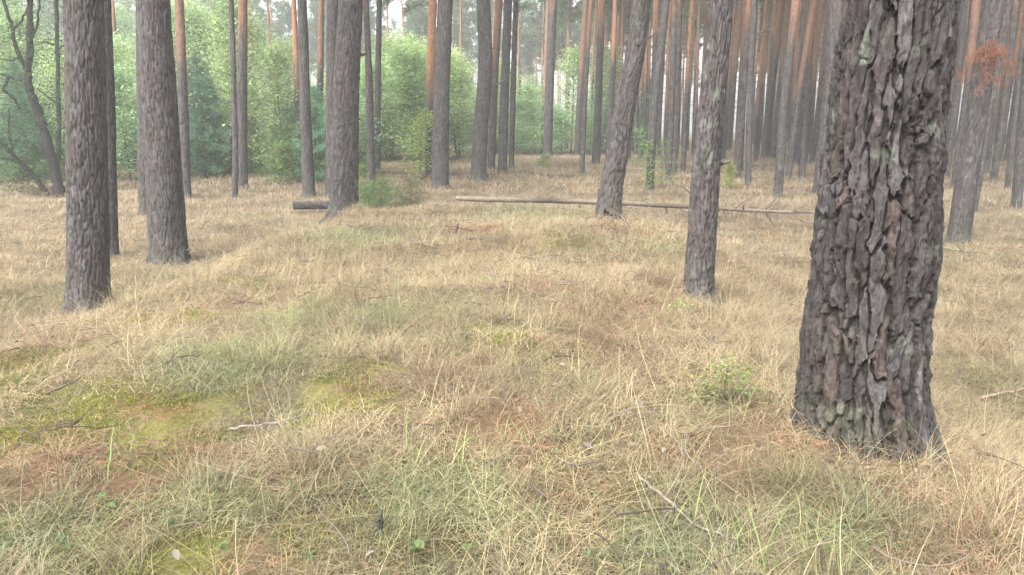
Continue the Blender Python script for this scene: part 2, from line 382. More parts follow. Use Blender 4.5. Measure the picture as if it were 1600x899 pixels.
L = pine
L([(138, 482), (140, 240), (135, 0)], 64, 56, 'thick grey pine at the edge of the mound, first large trunk from the left edge', orange=8, seed=101)
L([(172, 403), (160, 0)], 26, 22, 'grey pine mostly hidden behind the first large trunk at left')
L([(265, 413), (253, 200), (241, 0)], 58, 50, 'thick grey pine with grass stems against its foot beside the mound', stubs=[(290, 390, 302, 389, 6), (268, 195, 290, 193, 4)], seed=103)
L([(227, 336), (219, 0)], 20, 17, 'slim pine showing as a strip behind the grass-footed trunk')
L([(291, 311), (286, 150), (279, 0)], 16, 14, 'slim pine with reddish upper bark just behind the grass-footed trunk', ostr=.4, orange=3.9)
L([(366, 312), (369, 250), (366, 140), (364, 80), (361, 0)], 10, 8, 'thin dark crooked trunk leaning against a straighter reddish pine', seed=23)
L([(378, 295), (379, 150), (380, 0)], 18, 14, 'straight pine with dull reddish upper bark beside a thin crooked trunk', orange=4.6)
L([(468, 277), (464, 130), (459, 0)], 10, 8, 'thin pine with orange upper bark left of a grey trunk near the short log', orange=3.4, ostr=.95, seed=45, stubs=[(461, 92, 466, 88, 6)])
L([(483, 311), (476, 140), (471, 0)], 20, 15, 'grey pine rising right behind the short log end')
L([(496, 271), (501, 100), (503, 0)], 12, 9, 'slender reddish pine seen in the gap left of the log-side trunk pair', orange=3.9)
L([(518, 312), (520, 0)], 20, 18, 'smooth grey pine half hidden behind the deeply cracked central pine')
cracked = L([(537, 337), (541, 160), (549, 0)], 46, 38, 'large pine with deeply cracked bark at the end of the short log', depth=.024, flare=.35, seed=113, stubs=[(562, 87, 575, 84, 6), (558, 187, 566, 185, 4)])
L([(580, 292), (577, 130), (572, 0)], 14, 9, 'slim pine with green sprouts round its foot behind the conifer shrub', orange=6)
L([(589, 268), (591, 120), (593, 0)], 11, 9, 'slim grey pine standing close behind the sprout-footed pine')
L([(670, 275), (672, 150), (676, 0)], 13, 14, 'pine with bright orange upper bark partly behind a cracked grey trunk', ostr=1., orange=3.3)
L([(687, 296), (690, 150), (696, 0)], 28, 24, 'cracked grey pine with reddish needles heaped at its foot', seed=117, depth=.02, flare=.3)
L([(747, 281), (752, 180), (760, 110), (755, 0)], 25, 22, 'pine with a slight bend and bare twigs on its trunk behind the pale pole', seed=118, stubs=[(764, 143, 799, 114, 4), (762, 199, 777, 192, 3), (764, 78, 773, 74, 4)])
L([(767, 265), (772, 130), (780, 0)], 13, 12, 'reddish-topped pine close right of the bent twiggy pine', orange=4.5)
L([(785, 271), (789, 130), (794, 0)], 15, 14, 'dark grey pine in the tight pair of straight trunks near the centre')
L([(799, 262), (802, 130), (806, 0)], 9, 9, 'thinner trunk of the tight pair of straight trunks near the centre')
L([(828, 222), (856, 105), (884, 0)], 5, 5, 'thin pale pole-like pine leaning strongly against its neighbours', orange=3, flare=.1)
L([(848, 242), (857, 0)], 9, 8, 'pine with orange upper bark touching a thicker grey trunk above the small shrub', orange=3.6)
L([(855, 247), (859, 120), (864, 0)], 16, 13, 'grey pine just behind the small round shrub')
L([(885, 236), (887, 120), (890, 0)], 7, 6, 'thin light brown pine standing alone between two groups', orange=5.5)
L([(901, 245), (908, 120), (916, 0)], 11, 9, 'reddish pine leaning slightly behind the nearer thin trunk', orange=4.5)
L([(909, 274), (915, 130), (923, 0)], 9, 7, 'thin pine whose foot stands nearest of its group behind the pale pole', orange=5)
L([(921, 240), (933, 0)], 4, 4, 'very thin pole-like pine among thicker trunks', orange=4.5)
L([(931, 257), (936, 120), (941, 0)], 13, 11, 'dark straight pine just left of the bent cracked pine', orange=6)
L([(941, 234), (950, 0)], 8, 8, 'reddish pine partly behind the dark straight pine', orange=4.2)
L([(950, 236), (969, 0)], 9, 8, 'slanting grey pine, first of two parallel ones behind the bent pine', orange=6)
L([(957, 238), (977, 0)], 9, 8, 'slanting reddish pine, second of two parallel ones behind the bent pine', orange=4.6)
bent = L([(948, 338), (953, 305), (966, 236), (977, 156), (995, 78), (1003, 0)], 38, 29, 'bent dark pine with cracked bark and bare roots beside the pale pole', depth=.026, flare=.25, seed=132, lobes=3, stubs=[(1008, 60, 1025, 53, 5)])
L([(994, 225), (1015, 0)], 8, 7, 'pale slanting pine right behind the bent pine', orange=4.5)
L([(1003, 229), (1030, 55), (1040, 0)], 6, 5, 'thin pale pole-like pine slanting towards the ivy-green trunk', orange=5)
L([(1015, 296), (1022, 156), (1041, 0)], 13, 12, 'slim dark pine wrapped in green shoots at its foot')
L([(1090, 468), (1105, 236), (1116, 120), (1128, 0)], 49, 37, 'medium pine with scaly bark and a green mossy foot', seed=136, depth=.014, green=.25, stubs=[(1124, 257, 1136, 251, 7)])
L([(1134, 237), (1157, 0)], 12, 11, 'pine showing in the gap right behind the scaly medium pine', orange=5)
L([(1153, 269), (1160, 140), (1169, 0)], 15, 13, 'sturdy orange-topped pine beyond the young yellowish conifer', orange=4.6)
L([(1169, 289), (1172, 140), (1178, 0)], 10, 10, 'dark slim pine just right of the young yellowish conifer', stubs=[(1176, 70, 1200, 40, 3), (1178, 55, 1215, 42, 3)])
L([(1181, 243), (1201, 0)], 10, 8, 'bright orange-topped pine between two grey trunks beyond the pole tip', ostr=.9, orange=3.4)
L([(1194, 248), (1222, 0)], 12, 10, 'grey slanting pine beyond the branchy end of the pale pole', orange=5.5)
L([(1207, 250), (1233, 0)], 10, 9, 'reddish slanting pine behind the trunk above the branchy pole end', orange=4.6)
L([(1215, 313), (1227, 150), (1244, 0)], 15, 13, 'pine whose foot stands right behind the branchy end of the pale pole', orange=4.6)
L([(1231, 281), (1249, 130), (1271, 0)], 10, 9, 'slanting pine with orange top right of the trunk above the pole end', orange=4.0)
L([(1253, 254), (1286, 0)], 9, 8, 'thin orange pine, nearer of the thin ones left of the thick pine', ostr=.9, orange=3.2)
L([(1269, 255), (1296, 0)], 9, 8, 'thin grey and orange pine close left of the thick pine', orange=3.9)
L([(1281, 302), (1296, 156), (1307, 0)], 23, 24, 'grey pine half hidden behind the left side of the thick pine', orange=6)
T48 = L([(1496, 382), (1532, 156), (1556, 0)], 34, 31, 'leaning grey pine behind the thick pine carrying brown dead needles', seed=148, orange=7)
L([(1518, 335), (1560, 100), (1578, 0)], 14, 12, 'slim pine close behind the leaning pine with the brown branch')
L([(1477, 281), (1492, 156), (1505, 0)], 11, 10, 'slim pine showing just past the right side of the thick pine')
L([(1493, 294), (1508, 156), (1524, 0)], 14, 12, 'pine between the thick pine and the leaning grey pine', orange=4)
L([(1574, 297), (1592, 120), (1606, 0)], 9, 8, 'thin pine left of the last trunk by the right edge', orange=4.4)
L([(1588, 327), (1600, 156), (1612, 0)], 16, 14, 'last sturdy pine by the right edge of the view', orange=6)

# brown dead needles on a branch of the leaning pine
rt, B, t, path, rf = T48
rng = np.random.default_rng(5)
mbw, mbn = MB(), MB()
S = at_y(1548, 55, B[1])-B
for ex, ey in ((1500, 120), (1515, 140), (1540, 130), (1525, 90), (1550, 112), (1508, 100)):
    E = at_y(ex, ey, B[1])-B; E[1] = rng.uniform(-.6, -.2); E[0] += rng.normal(0, .08); s = np.linspace(0, 1, 8)[:, None]; p = S*(1-s)+E*s; p[1:-1] += rng.normal(0, .03, (6, 3))
    mbw.tube(p, np.linspace(.014, .004, 8), 5, (.13, .08, .06))
    P = p[3:].repeat(5, 0)+rng.normal(0, .07, (25, 3)); needle_tufts(mbn, P, unit(rng.normal(0, 1, (25, 3))+np.array([-.3, 0, -.4])), .12, 14, .006, (.29, .125, .075), rng)
br = obj('dead_branch', mbw.mesh('dead_branch', M_WOOD), rt); br['label'] = 'drooping dead branch with rust-brown needles'
obj('needles', mbn.mesh('needles', M_NEEDLE, False), br)

# bare roots of the bent pine
rt, B, t, path, rf = bent
for (ex, ey) in ((975, 352), (985, 357), (962, 356), (938, 346), (968, 347), (1000, 362)):
    E, _ = ground(ex, ey); E = E-B; S = np.array([rng.uniform(-.1, .12), -.1, .12]); s = np.linspace(0, 1, 9)[:, None]
    p = S*(1-s)+E*s; p[:, 2] += .02*np.sin(s[:, 0]*3.14)+.02; p[1:-1] += rng.normal(0, .018, (7, 3))
    obj('root', MB().tube(p, np.linspace(.045, .012, 9), 7, (.075, .058, .05)).mesh('root', M_WOOD), rt)

# ------------------------------------------------------------------ the thick pine in front: every bark plate on its near side is a piece
def hero():
    foot, t = ground(1352, 712)
    ctr = [(1352, 712), (1349, 600), (1353, 500), (1366, 400), (1380, 200), (1408, 0)]
    wid = [(712, 200), (600, 196), (500, 193), (440, 190), (400, 193), (200, 184), (0, 178)]
    Yc = foot[1]+.22; B = np.array([foot[0]*(Yc/foot[1]), Yc, float(zt(foot[0]*(Yc/foot[1]), Yc))])
    Q = np.array([at_y(a, b, Yc) for a, b in ctr]); zq = Q[:, 2]-B[2]; xq = Q[:, 0]-B[0]; xq[0] += 0
    wz = np.array([at_y(1352, b, Yc)[2]-B[2] for b, _ in wid]); wr = np.array([.885*ww/2*(Yc/ray(1352, b)[1])/FPX for b, ww in wid])
    H = 19.; zv = zq[-1]
    zz = np.linspace(-.4, H, 1500); xx = np.interp(zz, zq, xq); sl = (xq[-1]-xq[-2])/(zq[-1]-zq[-2])
    xx += sl*2.*(1-np.exp(-np.maximum(zz-zv, 0)/2.)); kk = 31; xx = np.convolve(np.pad(xx, 15, mode='edge'), np.ones(kk)/kk, 'valid')
    path = lambda z: (np.interp(z, zz, xx), np.interp(z, zz, xx*0))
    def rf(z):
        z = np.asarray(z, float); a = np.interp(z, wz, wr); return np.where(z < zv, a, wr[-1]*np.clip(1-(z-zv)/(H-zv+.6), .03, 1)**.75)
    zs = np.concatenate([np.arange(-.25, 2.25, .005), np.linspace(2.26, H, 50)]); nth = 520
    V, F, col, ID, e = trunk_arrays(path, rf, zs, nth, 77, .072, .36, .044, .17, 8., 7, HEROC, .4, .42, (.03, .15), wig=.55, flake=.5)
    # the ragged collar where the upper bark stands proud
    zc = .98; Z = V[:, 2]; a = np.arctan2(V[:, 1], V[:, 0]); k = sstep(zc-.012, zc+.012, Z+.10*vnoise(a*2.2, 0, 0, 3)+.10*vnoise(a*7, 0, 0, 4))*np.exp(-np.maximum(Z-zc, 0)/.16)*.011
    cxp, cyp = path(Z); dx, dy = V[:, 0]-cxp, V[:, 1]-cyp; rr = np.hypot(dx, dy)+1e-9; V[:, 0] += dx/rr*k; V[:, 1] += dy/rr*k
    root = thing('pine_tree', 'very thick pine in front with deep plated bark and grey-green lichen', 'tree', B, PINE_G)
    fe = e[F].min(1); fid = ID[F[:, 0]]; same = (ID[F] == fid[:, None]).all(1)
    zf = V[F, 2].mean(1); plate = same & (fe > .055) & (zf < 2.2) & (zf > -.02)
    def sub(name, mask, parent, kind=None):
        f = F[mask]; u, inv = np.unique(f, return_inverse=True)
        o = obj(name, mk_mesh(name, V[u], inv.reshape(-1, 4), M_HERO, col[u]), parent)
        if kind: o['kind'] = kind
        return o
    tr = sub('trunk', ~plate, root)
    fc = V[F].mean(1); ids, cnt = np.unique(fid[plate], return_counts=True); rest = np.zeros(len(F), bool); made = 0
    order = np.argsort(fid[plate], kind='stable'); pidx = np.nonzero(plate)[0][order]; st = np.concatenate([[0], np.cumsum(cnt)])
    todo = []
    for q in range(len(ids)):
        g = pidx[st[q]:st[q+1]]; c = fc[g].mean(0); cx0, cy0 = path(np.array([c[2]]))
        nrm = np.array([c[0]-cx0[0], c[1]-cy0[0]]); facing = nrm @ np.array([-B[0], -B[1]])
        todo.append((facing > -.01 and cnt[q] > 25, cnt[q], g))
    todo.sort(key=lambda a: -a[1]*a[0])
    def largest(g):
        left = set(int(q) for q in g); best = []
        while left:
            st_ = [left.pop()]; isl = [st_[0]]
            while st_:
                q = st_.pop(); i_, j_ = divmod(q, nth)
                for w_ in (q-nth, q+nth, i_*nth+(j_-1) % nth, i_*nth+(j_+1) % nth):
                    if w_ in left: left.discard(w_); st_.append(w_); isl.append(w_)
            if len(isl) > len(best): best = isl
        return np.array(best)
    for vis, n, g in todo:
        if vis and made < 280:
            b_ = largest(g); rest[g] = True; rest[b_] = False
            mk = np.zeros(len(F), bool); mk[b_] = True; sub('bark_plate', mk, tr); made += 1
        else: rest[g] = True
    sub('bark', rest, tr, 'stuff')
    c = obj('crown', CROWNS[2], root, (float(path(np.array([11.]))[0][0]), 0, 11.4)); c.scale = (1.1, 1.1, 1)
    return root
hero()

# ------------------------------------------------------------------ rows of far pines, each a copy of one of a few
def filler_template(seed, r, H, orange, n_dead):
    rng = np.random.default_rng(seed); sx, sy = rng.normal(0, .012, 2); a0 = rng.uniform(0, 6)
    path = lambda z: (sx*z+.05*np.sin(z*.5+a0), sy*z+.05*np.cos(z*.45+a0))
    rf = lambda z: r*np.clip(1-np.asarray(z, float)/(H+.8), .03, 1)**.6
    zs = np.concatenate([np.arange(-.25, 9, .11), np.linspace(9.1, H, 14)])
    V, F, col, ID, e = trunk_arrays(path, rf, zs, 14, seed, .06, .2, .008, .25, orange, ostr=rng.uniform(.6, 1.))
    mb = MB().add(V, F, col)
    for k in range(n_dead):
        z = rng.uniform(2.2, H*.6); a = rng.uniform(0, 6.28); px, py = path(np.array([z]))
        p = branch_path((px[0], py[0], z), (math.cos(a), math.sin(a), rng.uniform(-.1, .5)), rng.uniform(.35, 1.5), 5, .9, .15, rng)
        mb.tube(p, np.linspace(.013, .005, 5), 3, (.13, .10, .085), cap=False)
    return mb.mesh('trunk', M_BARK), path, H
TEMPL = [filler_template(300+i, r, H, o, nd) for i, (r, H, o, nd) in enumerate(((.11, 17, 4.4, 26), (.14, 18.5, 5.2, 20), (.09, 16, 3.4, 30), (.12, 17.5, 6.5, 28), (.155, 19, 5.6, 16), (.10, 17, 3.8, 34)))]
def far_pine(x, y, label, group, k=None):
    k = random.randrange(len(TEMPL)) if k is None else k; me, path, H = TEMPL[k]
    root = thing('pine_tree', label, 'tree', (x, y, float(zt(x, y))), group, random.uniform(0, 6.28))
    s = random.uniform(.88, 1.12); root.scale = (s, s, random.uniform(.95, 1.08))
    obj('trunk', me, root); c = obj('crown', CROWNS[(k+len(root.name)) % 4], root); z = H*.6; px, py = path(np.array([z])); c.location = (float(px[0]), float(py[0]), z); c.scale = (.72, .72, .95)
    return root
ca, sa = math.cos(rad(-24)), math.sin(rad(-24)); spots = []
for i in range(-40, 60):
    for j in range(0, 60):
        u = i*2.15+random.gauss(0, .28); v = j*2.5+random.gauss(0, .45); x = u*ca-v*sa; y = u*sa+v*ca
        if 25 < y < 80 and (.10 if y > 40 else .17)*y < x < .74*y+1.5 and random.random() < (.85 if y < 50 else .75): spots.append((math.hypot(x, y), x, y))
spots.sort()
ROWS = spots[:225]; front = sorted([(x/y, x, y) for d, x, y in ROWS if y < 36])
NUM = 'first second third fourth fifth sixth seventh eighth ninth tenth eleventh twelfth thirteenth fourteenth fifteenth sixteenth seventeenth eighteenth nineteenth twentieth'.split()
for n, (q, x, y) in enumerate(front):
    far_pine(x, y, '%s slim pine from the %s in the front of the dense rows' % ((NUM[n], 'left') if n < len(front)//2 else (NUM[len(front)-1-n], 'right')), 'pines in dense rows, front')
for d, x, y in ROWS:
    if y >= 36: far_pine(x, y, 'thin pine in the middle of the dense receding rows' if y < 52 else 'thin pine deep in the misty end of the dense rows', 'pines in dense rows, ' + ('middle' if y < 52 else 'far'))
REST = spots[225:]

# a few slender pines in the clearing among the young growth
for n_, (bx, by, k) in enumerate(((148, 250, 0), (200, 258, 3), (320, 246, 5), (405, 247, 2), (432, 243, 0), (610, 243, 2), (640, 240, 5), (722, 240, 0), (812, 238, 3), (870, 232, 2))):
    P, t = ground(bx, by); far_pine(P[0], P[1], '%s slender pine from the left standing among the young green thicket' % NUM[n_], 'slender pines in the thicket', k)

# ------------------------------------------------------------------ scattering of stuff (grass, litter, far wood)
def scatter(name, label, templates, P, rot, scl, idx, tint, cat=None):
    col = bpy.data.collections.new(name+'_pieces')
    for i, me in enumerate(templates):
        o = bpy.data.objects.new('%s_piece_%03d' % (name, i), me); col.objects.link(o)
    me = bpy.data.meshes.new(name); me.vertices.add(len(P)); me.vertices.foreach_set('co', np.asarray(P, np.float32).ravel())
    for an, ty, key, val in (('rot', 'FLOAT_VECTOR', 'vector', rot), ('tint', 'FLOAT_VECTOR', 'vector', tint), ('scl', 'FLOAT_VECTOR', 'vector', scl), ('idx', 'INT', 'value', idx)):
        a = me.attributes.new(an, ty, 'POINT'); a.data.foreach_set(key, np.asarray(val, np.int32 if ty == 'INT' else np.float32).ravel())
    o = obj(name, me); tag(o, label, cat, None, 'stuff')
    ng = bpy.data.node_groups.new(name+'_nodes', 'GeometryNodeTree')
    ng.interface.new_socket('Geometry', in_out='INPUT', socket_type='NodeSocketGeometry'); ng.interface.new_socket('Geometry', in_out='OUTPUT', socket_type='NodeSocketGeometry')
    N = ng.nodes.new; K = ng.links.new
    gi, go_, ip, ci = N('NodeGroupInput'), N('NodeGroupOutput'), N('GeometryNodeInstanceOnPoints'), N('GeometryNodeCollectionInfo')
    ci.inputs['Collection'].default_value = col; ci.inputs['Separate Children'].default_value = True; ci.inputs['Reset Children'].default_value = True
    def na(n_, ty):
        q = N('GeometryNodeInputNamedAttribute'); q.data_type = ty; q.inputs['Name'].default_value = n_; return q.outputs['Attribute']
    K(gi.outputs[0], ip.inputs['Points']); K(ci.outputs[0], ip.inputs['Instance']); ip.inputs['Pick Instance'].default_value = True
    K(na('idx', 'INT'), ip.inputs['Instance Index']); K(na('scl', 'FLOAT_VECTOR'), ip.inputs['Scale'])
    er = N('FunctionNodeEulerToRotation'); K(na('rot', 'FLOAT_VECTOR'), er.inputs[0]); K(er.outputs[0], ip.inputs['Rotation'])
    K(ip.outputs[0], go_.inputs[0])
    md = o.modifiers.new('scatter', 'NODES'); md.node_group = ng
    return o

# the far wood beyond the clearing and the deepest rows: trunks and crowns that read as one mass
pts = []
rng = np.random.default_rng(91)
while len(pts) < 330:
    y = rng.uniform(84, 150); x = rng.uniform(-.85*y, .9*y)
    if x > .05*y and y < 88: continue
    pts.append((x, y))
pts += [(x, y) for d, x, y in REST]
pts = np.array(pts); n = len(pts); P = np.column_stack([pts, zt(pts[:, 0], pts[:, 1])])
k = rng.integers(0, len(TEMPL), n); rz = rng.uniform(0, 6.28, n); s = rng.uniform(.9, 1.2, n)
Pc = P.copy(); Pc[:, 2] += s*np.array([TEMPL[q][2]*.56 for q in k])
rot = np.zeros((2*n, 3)); rot[:, 2] = np.tile(rz, 2)
scatter('far_wood', 'misty far pine wood beyond the clearing', [t[0] for t in TEMPL]+CROWNS, np.vstack([P, Pc]), rot,
        np.repeat(np.concatenate([s, s*1.15])[:, None], 3, 1), np.concatenate([k, len(TEMPL)+rng.integers(0, 4, n)]), np.ones((2*n, 3)), 'forest')

# ------------------------------------------------------------------ broadleaf saplings and young conifers
def sapling_mesh(seed, H, R, nleaf, leaf=.085, col=(.13, .2, .06), z0=.12, shape=1.):
    rng = np.random.default_rng(seed); wd = MB(); lf = MB()
    stem = branch_path((0, 0, -.1), (rng.normal(0, .05), rng.normal(0, .05), 1), H, 12, 0, .05, rng)
    wd.tube(stem, np.linspace(.011*H, .003, 12), 6, (.12, .105, .085)); ends = []
    nb = int(16+H*5)
    for i in range(nb):
        t = z0+(1-z0)*(i+rng.uniform(0, 1))/nb; t = min(t, .99); q = t*11; i0 = int(q); p0 = stem[i0]+(stem[min(i0+1, 11)]-stem[i0])*(q-i0)
        a = i*2.4+rng.normal(0, .4); L_ = R*(math.sin(min(1, (t-z0)/(1-z0)*.9+.22)*math.pi)**.6)*rng.uniform(.35, 1.3)*shape
        bp = branch_path(p0, (math.cos(a), math.sin(a), rng.uniform(.1, .8)), max(L_, .1), 6, .4, .14, rng); wd.tube(bp, np.linspace(.0035*H, .0015, 6), 4, (.13, .11, .085), cap=False)
        ends.append(bp[1:])
    E = np.vstack(ends); i = rng.integers(0, len(E), nleaf); sp = R*.2
    P = E[i]+rng.normal(0, 1, (nleaf, 3))*np.array([sp, sp, sp*.5]); A = unit(rng.normal(0, 1, (nleaf, 3))*np.array([1, 1, .35])+np.array([0, 0, -.15]))
    B_ = unit(np.cross(A, np.array([0, 0, 1.])+rng.normal(0, .4, (nleaf, 3)))); s = leaf*rng.uniform(.6, 1.3, (nleaf, 1))
    v, f = quads_at(P, A, B_, s, s*.62); cc = np.array(col)*rng.uniform(.7, 1.35, (nleaf, 1))*(1+rng.normal(0, .07, (nleaf, 3)))
    lf.add(v, f, np.repeat(cc, 4, 0))
    return wd.mesh('stem', M_WOOD), lf.mesh('foliage', M_FOL, False)

def conifer_mesh(seed, H, R, col=(.075, .12, .05), nb=46, tuft=.1, wid=.008, per=8, up=.2):
    rng = np.random.default_rng(seed); wd = MB(); lf = MB()
    stem = branch_path((0, 0, -.08), (rng.normal(0, .04), rng.normal(0, .04), 1), H, 10, 0, .03, rng); wd.tube(stem, np.linspace(.012*H+.004, .003, 10), 6, (.12, .095, .075))
    for i in range(nb):
        t = .06+.92*(i+.5)/nb; q = t*9; i0 = int(q); p0 = stem[i0]+(stem[min(i0+1, 9)]-stem[i0])*(q-i0); a = i*2.4
        L_ = R*(1-t)**.75*rng.uniform(.7, 1.1)+.06; bp = branch_path(p0, (math.cos(a), math.sin(a), up+rng.uniform(-.1, .4)), L_, 6, .2, .1, rng)
        wd.tube(bp, np.linspace(.004*H, .0015, 6), 4, (.13, .10, .08), cap=False)
        m = max(6, int(L_*26)); s = rng.uniform(.15, 1, m)*5; j = np.minimum(s.astype(int), 4); P = bp[j]+(bp[j+1]-bp[j])*(s-j)[:, None]
        needle_tufts(lf, P+rng.normal(0, .05*R, (m, 3)), unit(bp[j+1]-bp[j]), tuft, per, wid, col, rng)
    return wd.mesh('stem', M_WOOD), lf.mesh('foliage', M_NEEDLE, False)

SAP = [sapling_mesh(400, 5.2, 1.7, 7600, .12, (.35, .47, .23)), sapling_mesh(401, 4.2, 1.6, 6800, .12, (.31, .45, .25)), sapling_mesh(402, 6.2, 1.9, 8200, .12, (.38, .48, .23)), sapling_mesh(403, 3.4, 1.4, 5600, .11, (.31, .45, .26)), sapling_mesh(404, 8.5, 2.3, 11500, .13, (.35, .46, .24), .2)]
CON = [conifer_mesh(410, 4.6, 1.35, (.16, .29, .19), 90, .2, .02, 9), conifer_mesh(411, 3.4, 1.15, (.17, .3, .18), 80, .18, .018, 9)]
def plant(name, label, cat, loc, pair, group=None, s=1., sz=None, rz=None):
    root = thing(name, label, cat, loc, group, random.uniform(0, 6.28) if rz is None else rz); root.scale = (s, s, sz or s)
    a = obj('stem', pair[0], root); b = obj('foliage', pair[1], root); return root
rng = np.random.default_rng(17); THK = 'young trees of the misty thicket'
ORD = 'first second third fourth fifth sixth seventh eighth ninth tenth eleventh twelfth thirteenth fourteenth fifteenth sixteenth seventeenth eighteenth nineteenth twentieth'.split()
def nth_word(k):
    if k < 20: return ORD[k]
    t_ = ('twenty', 'thirty', 'forty', 'fifty', 'sixty', 'seventy', 'eighty', 'ninety')[(k+1)//10-2]; u_ = (k+1) % 10
    return t_[:-1]+'ieth' if u_ == 0 else t_+'-'+ORD[u_-1]
cand = []
while len(cand) < 118:
    y = 27.5+rng.random()**1.2*46; x = rng.uniform(-.80*y, .17*y)
    if (x > -.21*y and y < 37) or (x > -.09*y and y < 50): continue
    if any((x-a)**2+(y-b)**2 < 1.3**2 for a, b in cand): continue
    cand.append((x, y))
extra = []                                          # the dense green screen behind the central trunks
while len(extra) < 36:
    y = rng.uniform(37.5, 47) if len(extra) < 14 else rng.uniform(50, 66); x = rng.uniform(-.22*y, -.06*y) if y < 48 else rng.uniform(-.12*y, .14*y)
    if any((x-a)**2+(y-b)**2 < 1.2**2 for a, b in cand+extra): continue
    extra.append((x, y))
cand += extra
rows = {}
for x, y in sorted(cand, key=lambda a: a[1]):
    row = 'front edge' if y < 36 else 'middle' if y < 52 else 'misty back'; con = rng.random() < (.27 if x < -.2*y else .1)
    rows.setdefault((row, con), []).append((x/y, x, y))
for (row, con), lst in rows.items():
    for k, (_, x, y) in enumerate(sorted(lst)):
        z = float(zt(x, y)); s = rng.uniform(.75, 1.1)*(1+.006*(y-28)); w_ = nth_word(k)
        if con: plant('young_conifer', '%s blue-green young conifer from the left in the %s of the thicket' % (w_, row), 'conifer', (x, y, z), CON[int(rng.integers(0, 2))], 'young conifers, %s of the thicket' % row, s)
        else:
            big = x < -.30*y and y > 33 and rng.random() < .5
            plant('broadleaf_sapling', '%s pale green broadleaf sapling from the left in the %s of the thicket' % (w_, row), 'sapling', (x, y, z), SAP[4 if big else int(rng.integers(0, 4))], 'broadleaf saplings, %s of the thicket' % row, s)

# low growth in front of the thicket
low_b = [sapling_mesh(430, 1.5, .8, 2600, .08, (.20, .29, .11)), sapling_mesh(431, 1.1, .8, 2200, .08, (.17, .27, .12))]
bl = []
for i in range(34):
    y = rng.uniform(25.5, 33); x = rng.uniform(-.72*y, -.13*y); bl.append((x/y, x, y))
for i, (_, x, y) in enumerate(sorted(bl)):
    plant('low_bush', '%s low leafy bush from the left along the foot of the thicket' % nth_word(i), 'bush', (x, y, float(zt(x, y))), low_b[i % 2], 'low bushes along the thicket', rng.uniform(.6, 1.2))

# single plants
def plant_at(px, py, name, label, cat, pair, s=1., **k):
    P, t = ground(px, py); return plant(name, label, cat, P, pair, None, s, **k)
plant_at(655, 279, 'broadleaf_sapling', 'yellow-green broadleaf sapling close left of the orange-topped pine', 'sapling', sapling_mesh(440, 2.5, .95, 2600, .09, (.28, .36, .12)))
plant_at(595, 326, 'conifer_shrub', 'low feathery green conifer shrub beside the deeply cracked pine', 'shrub', conifer_mesh(441, .75, .8, (.18, .26, .115), 50, .10, .007, 8, .35), .85)
plant_at(577, 322, 'conifer_shrub', 'small green conifer shoot against the cracked pine at the short log', 'shrub', conifer_mesh(442, .5, .35, (.19, .28, .12), 36, .07, .008, 10, .5))
plant_at(640, 324, 'twiggy_shrub', 'grey-brown twiggy shrub right of the green conifer shrub', 'shrub', conifer_mesh(443, .66, .55, (.26, .25, .15), 60, .08, .006, 7, .3), 1.05)
plant_at(572, 297, 'leafy_sprout', 'bright green leafy sprouts at the foot of a slim pine', 'sprout', sapling_mesh(444, .95, .3, 420, .06, (.27, .4, .11)))
plant_at(849, 262, 'round_shrub', 'small round green shrub in the grass below a grey pine', 'shrub', sapling_mesh(445, .65, .5, 1600, .06, (.25, .34, .13)))
plant_at(1017, 298, 'leafy_sapling', 'thin leafy sapling growing against the slim dark pine', 'sapling', sapling_mesh(446, 1.75, .33, 800, .055, (.19, .33, .10), .02), 1.2)
plant_at(1034, 294, 'leafy_sapling', 'spindly pale green sapling beside the shoot-wrapped pine', 'sapling', sapling_mesh(447, 1.4, .48, 650, .05, (.28, .38, .14), .15), 1.2)
plant_at(1140, 297, 'young_conifer', 'young yellowish green conifer right of the scaly medium pine', 'conifer', conifer_mesh(448, .95, .32, (.28, .3, .11), 46, .11, .008, 9, .9))
plant_at(1056, 490, 'leafy_seedling', 'small pale green seedling at the mossy foot of the scaly pine', 'seedling', sapling_mesh(449, .2, .11, 130, .03, (.3, .42, .15), .05))
plant_at(1128, 634, 'yellow_sapling', 'yellow-green bushy seedling left of the thick pine', 'seedling', sapling_mesh(450, .36, .26, 620, .024, (.20, .25, .09), .05))
plant_at(435, 279, 'young_conifer', 'small pale conifer standing in the grass before the thicket', 'conifer', conifer_mesh(451, 2.2, .75, (.24, .33, .17), 50, .16, .013, 8))
plant_at(404, 268, 'young_conifer', 'thin young conifer next to the straight reddish pine', 'conifer', conifer_mesh(452, 2.6, .7, (.2, .3, .16), 46, .16, .013, 8))
plant_at(1000, 252, 'round_shrub', 'blue-green bush glimpsed behind the bent pine', 'shrub', sapling_mesh(453, 2.2, .8, 1300, .07, (.11, .19, .085)))

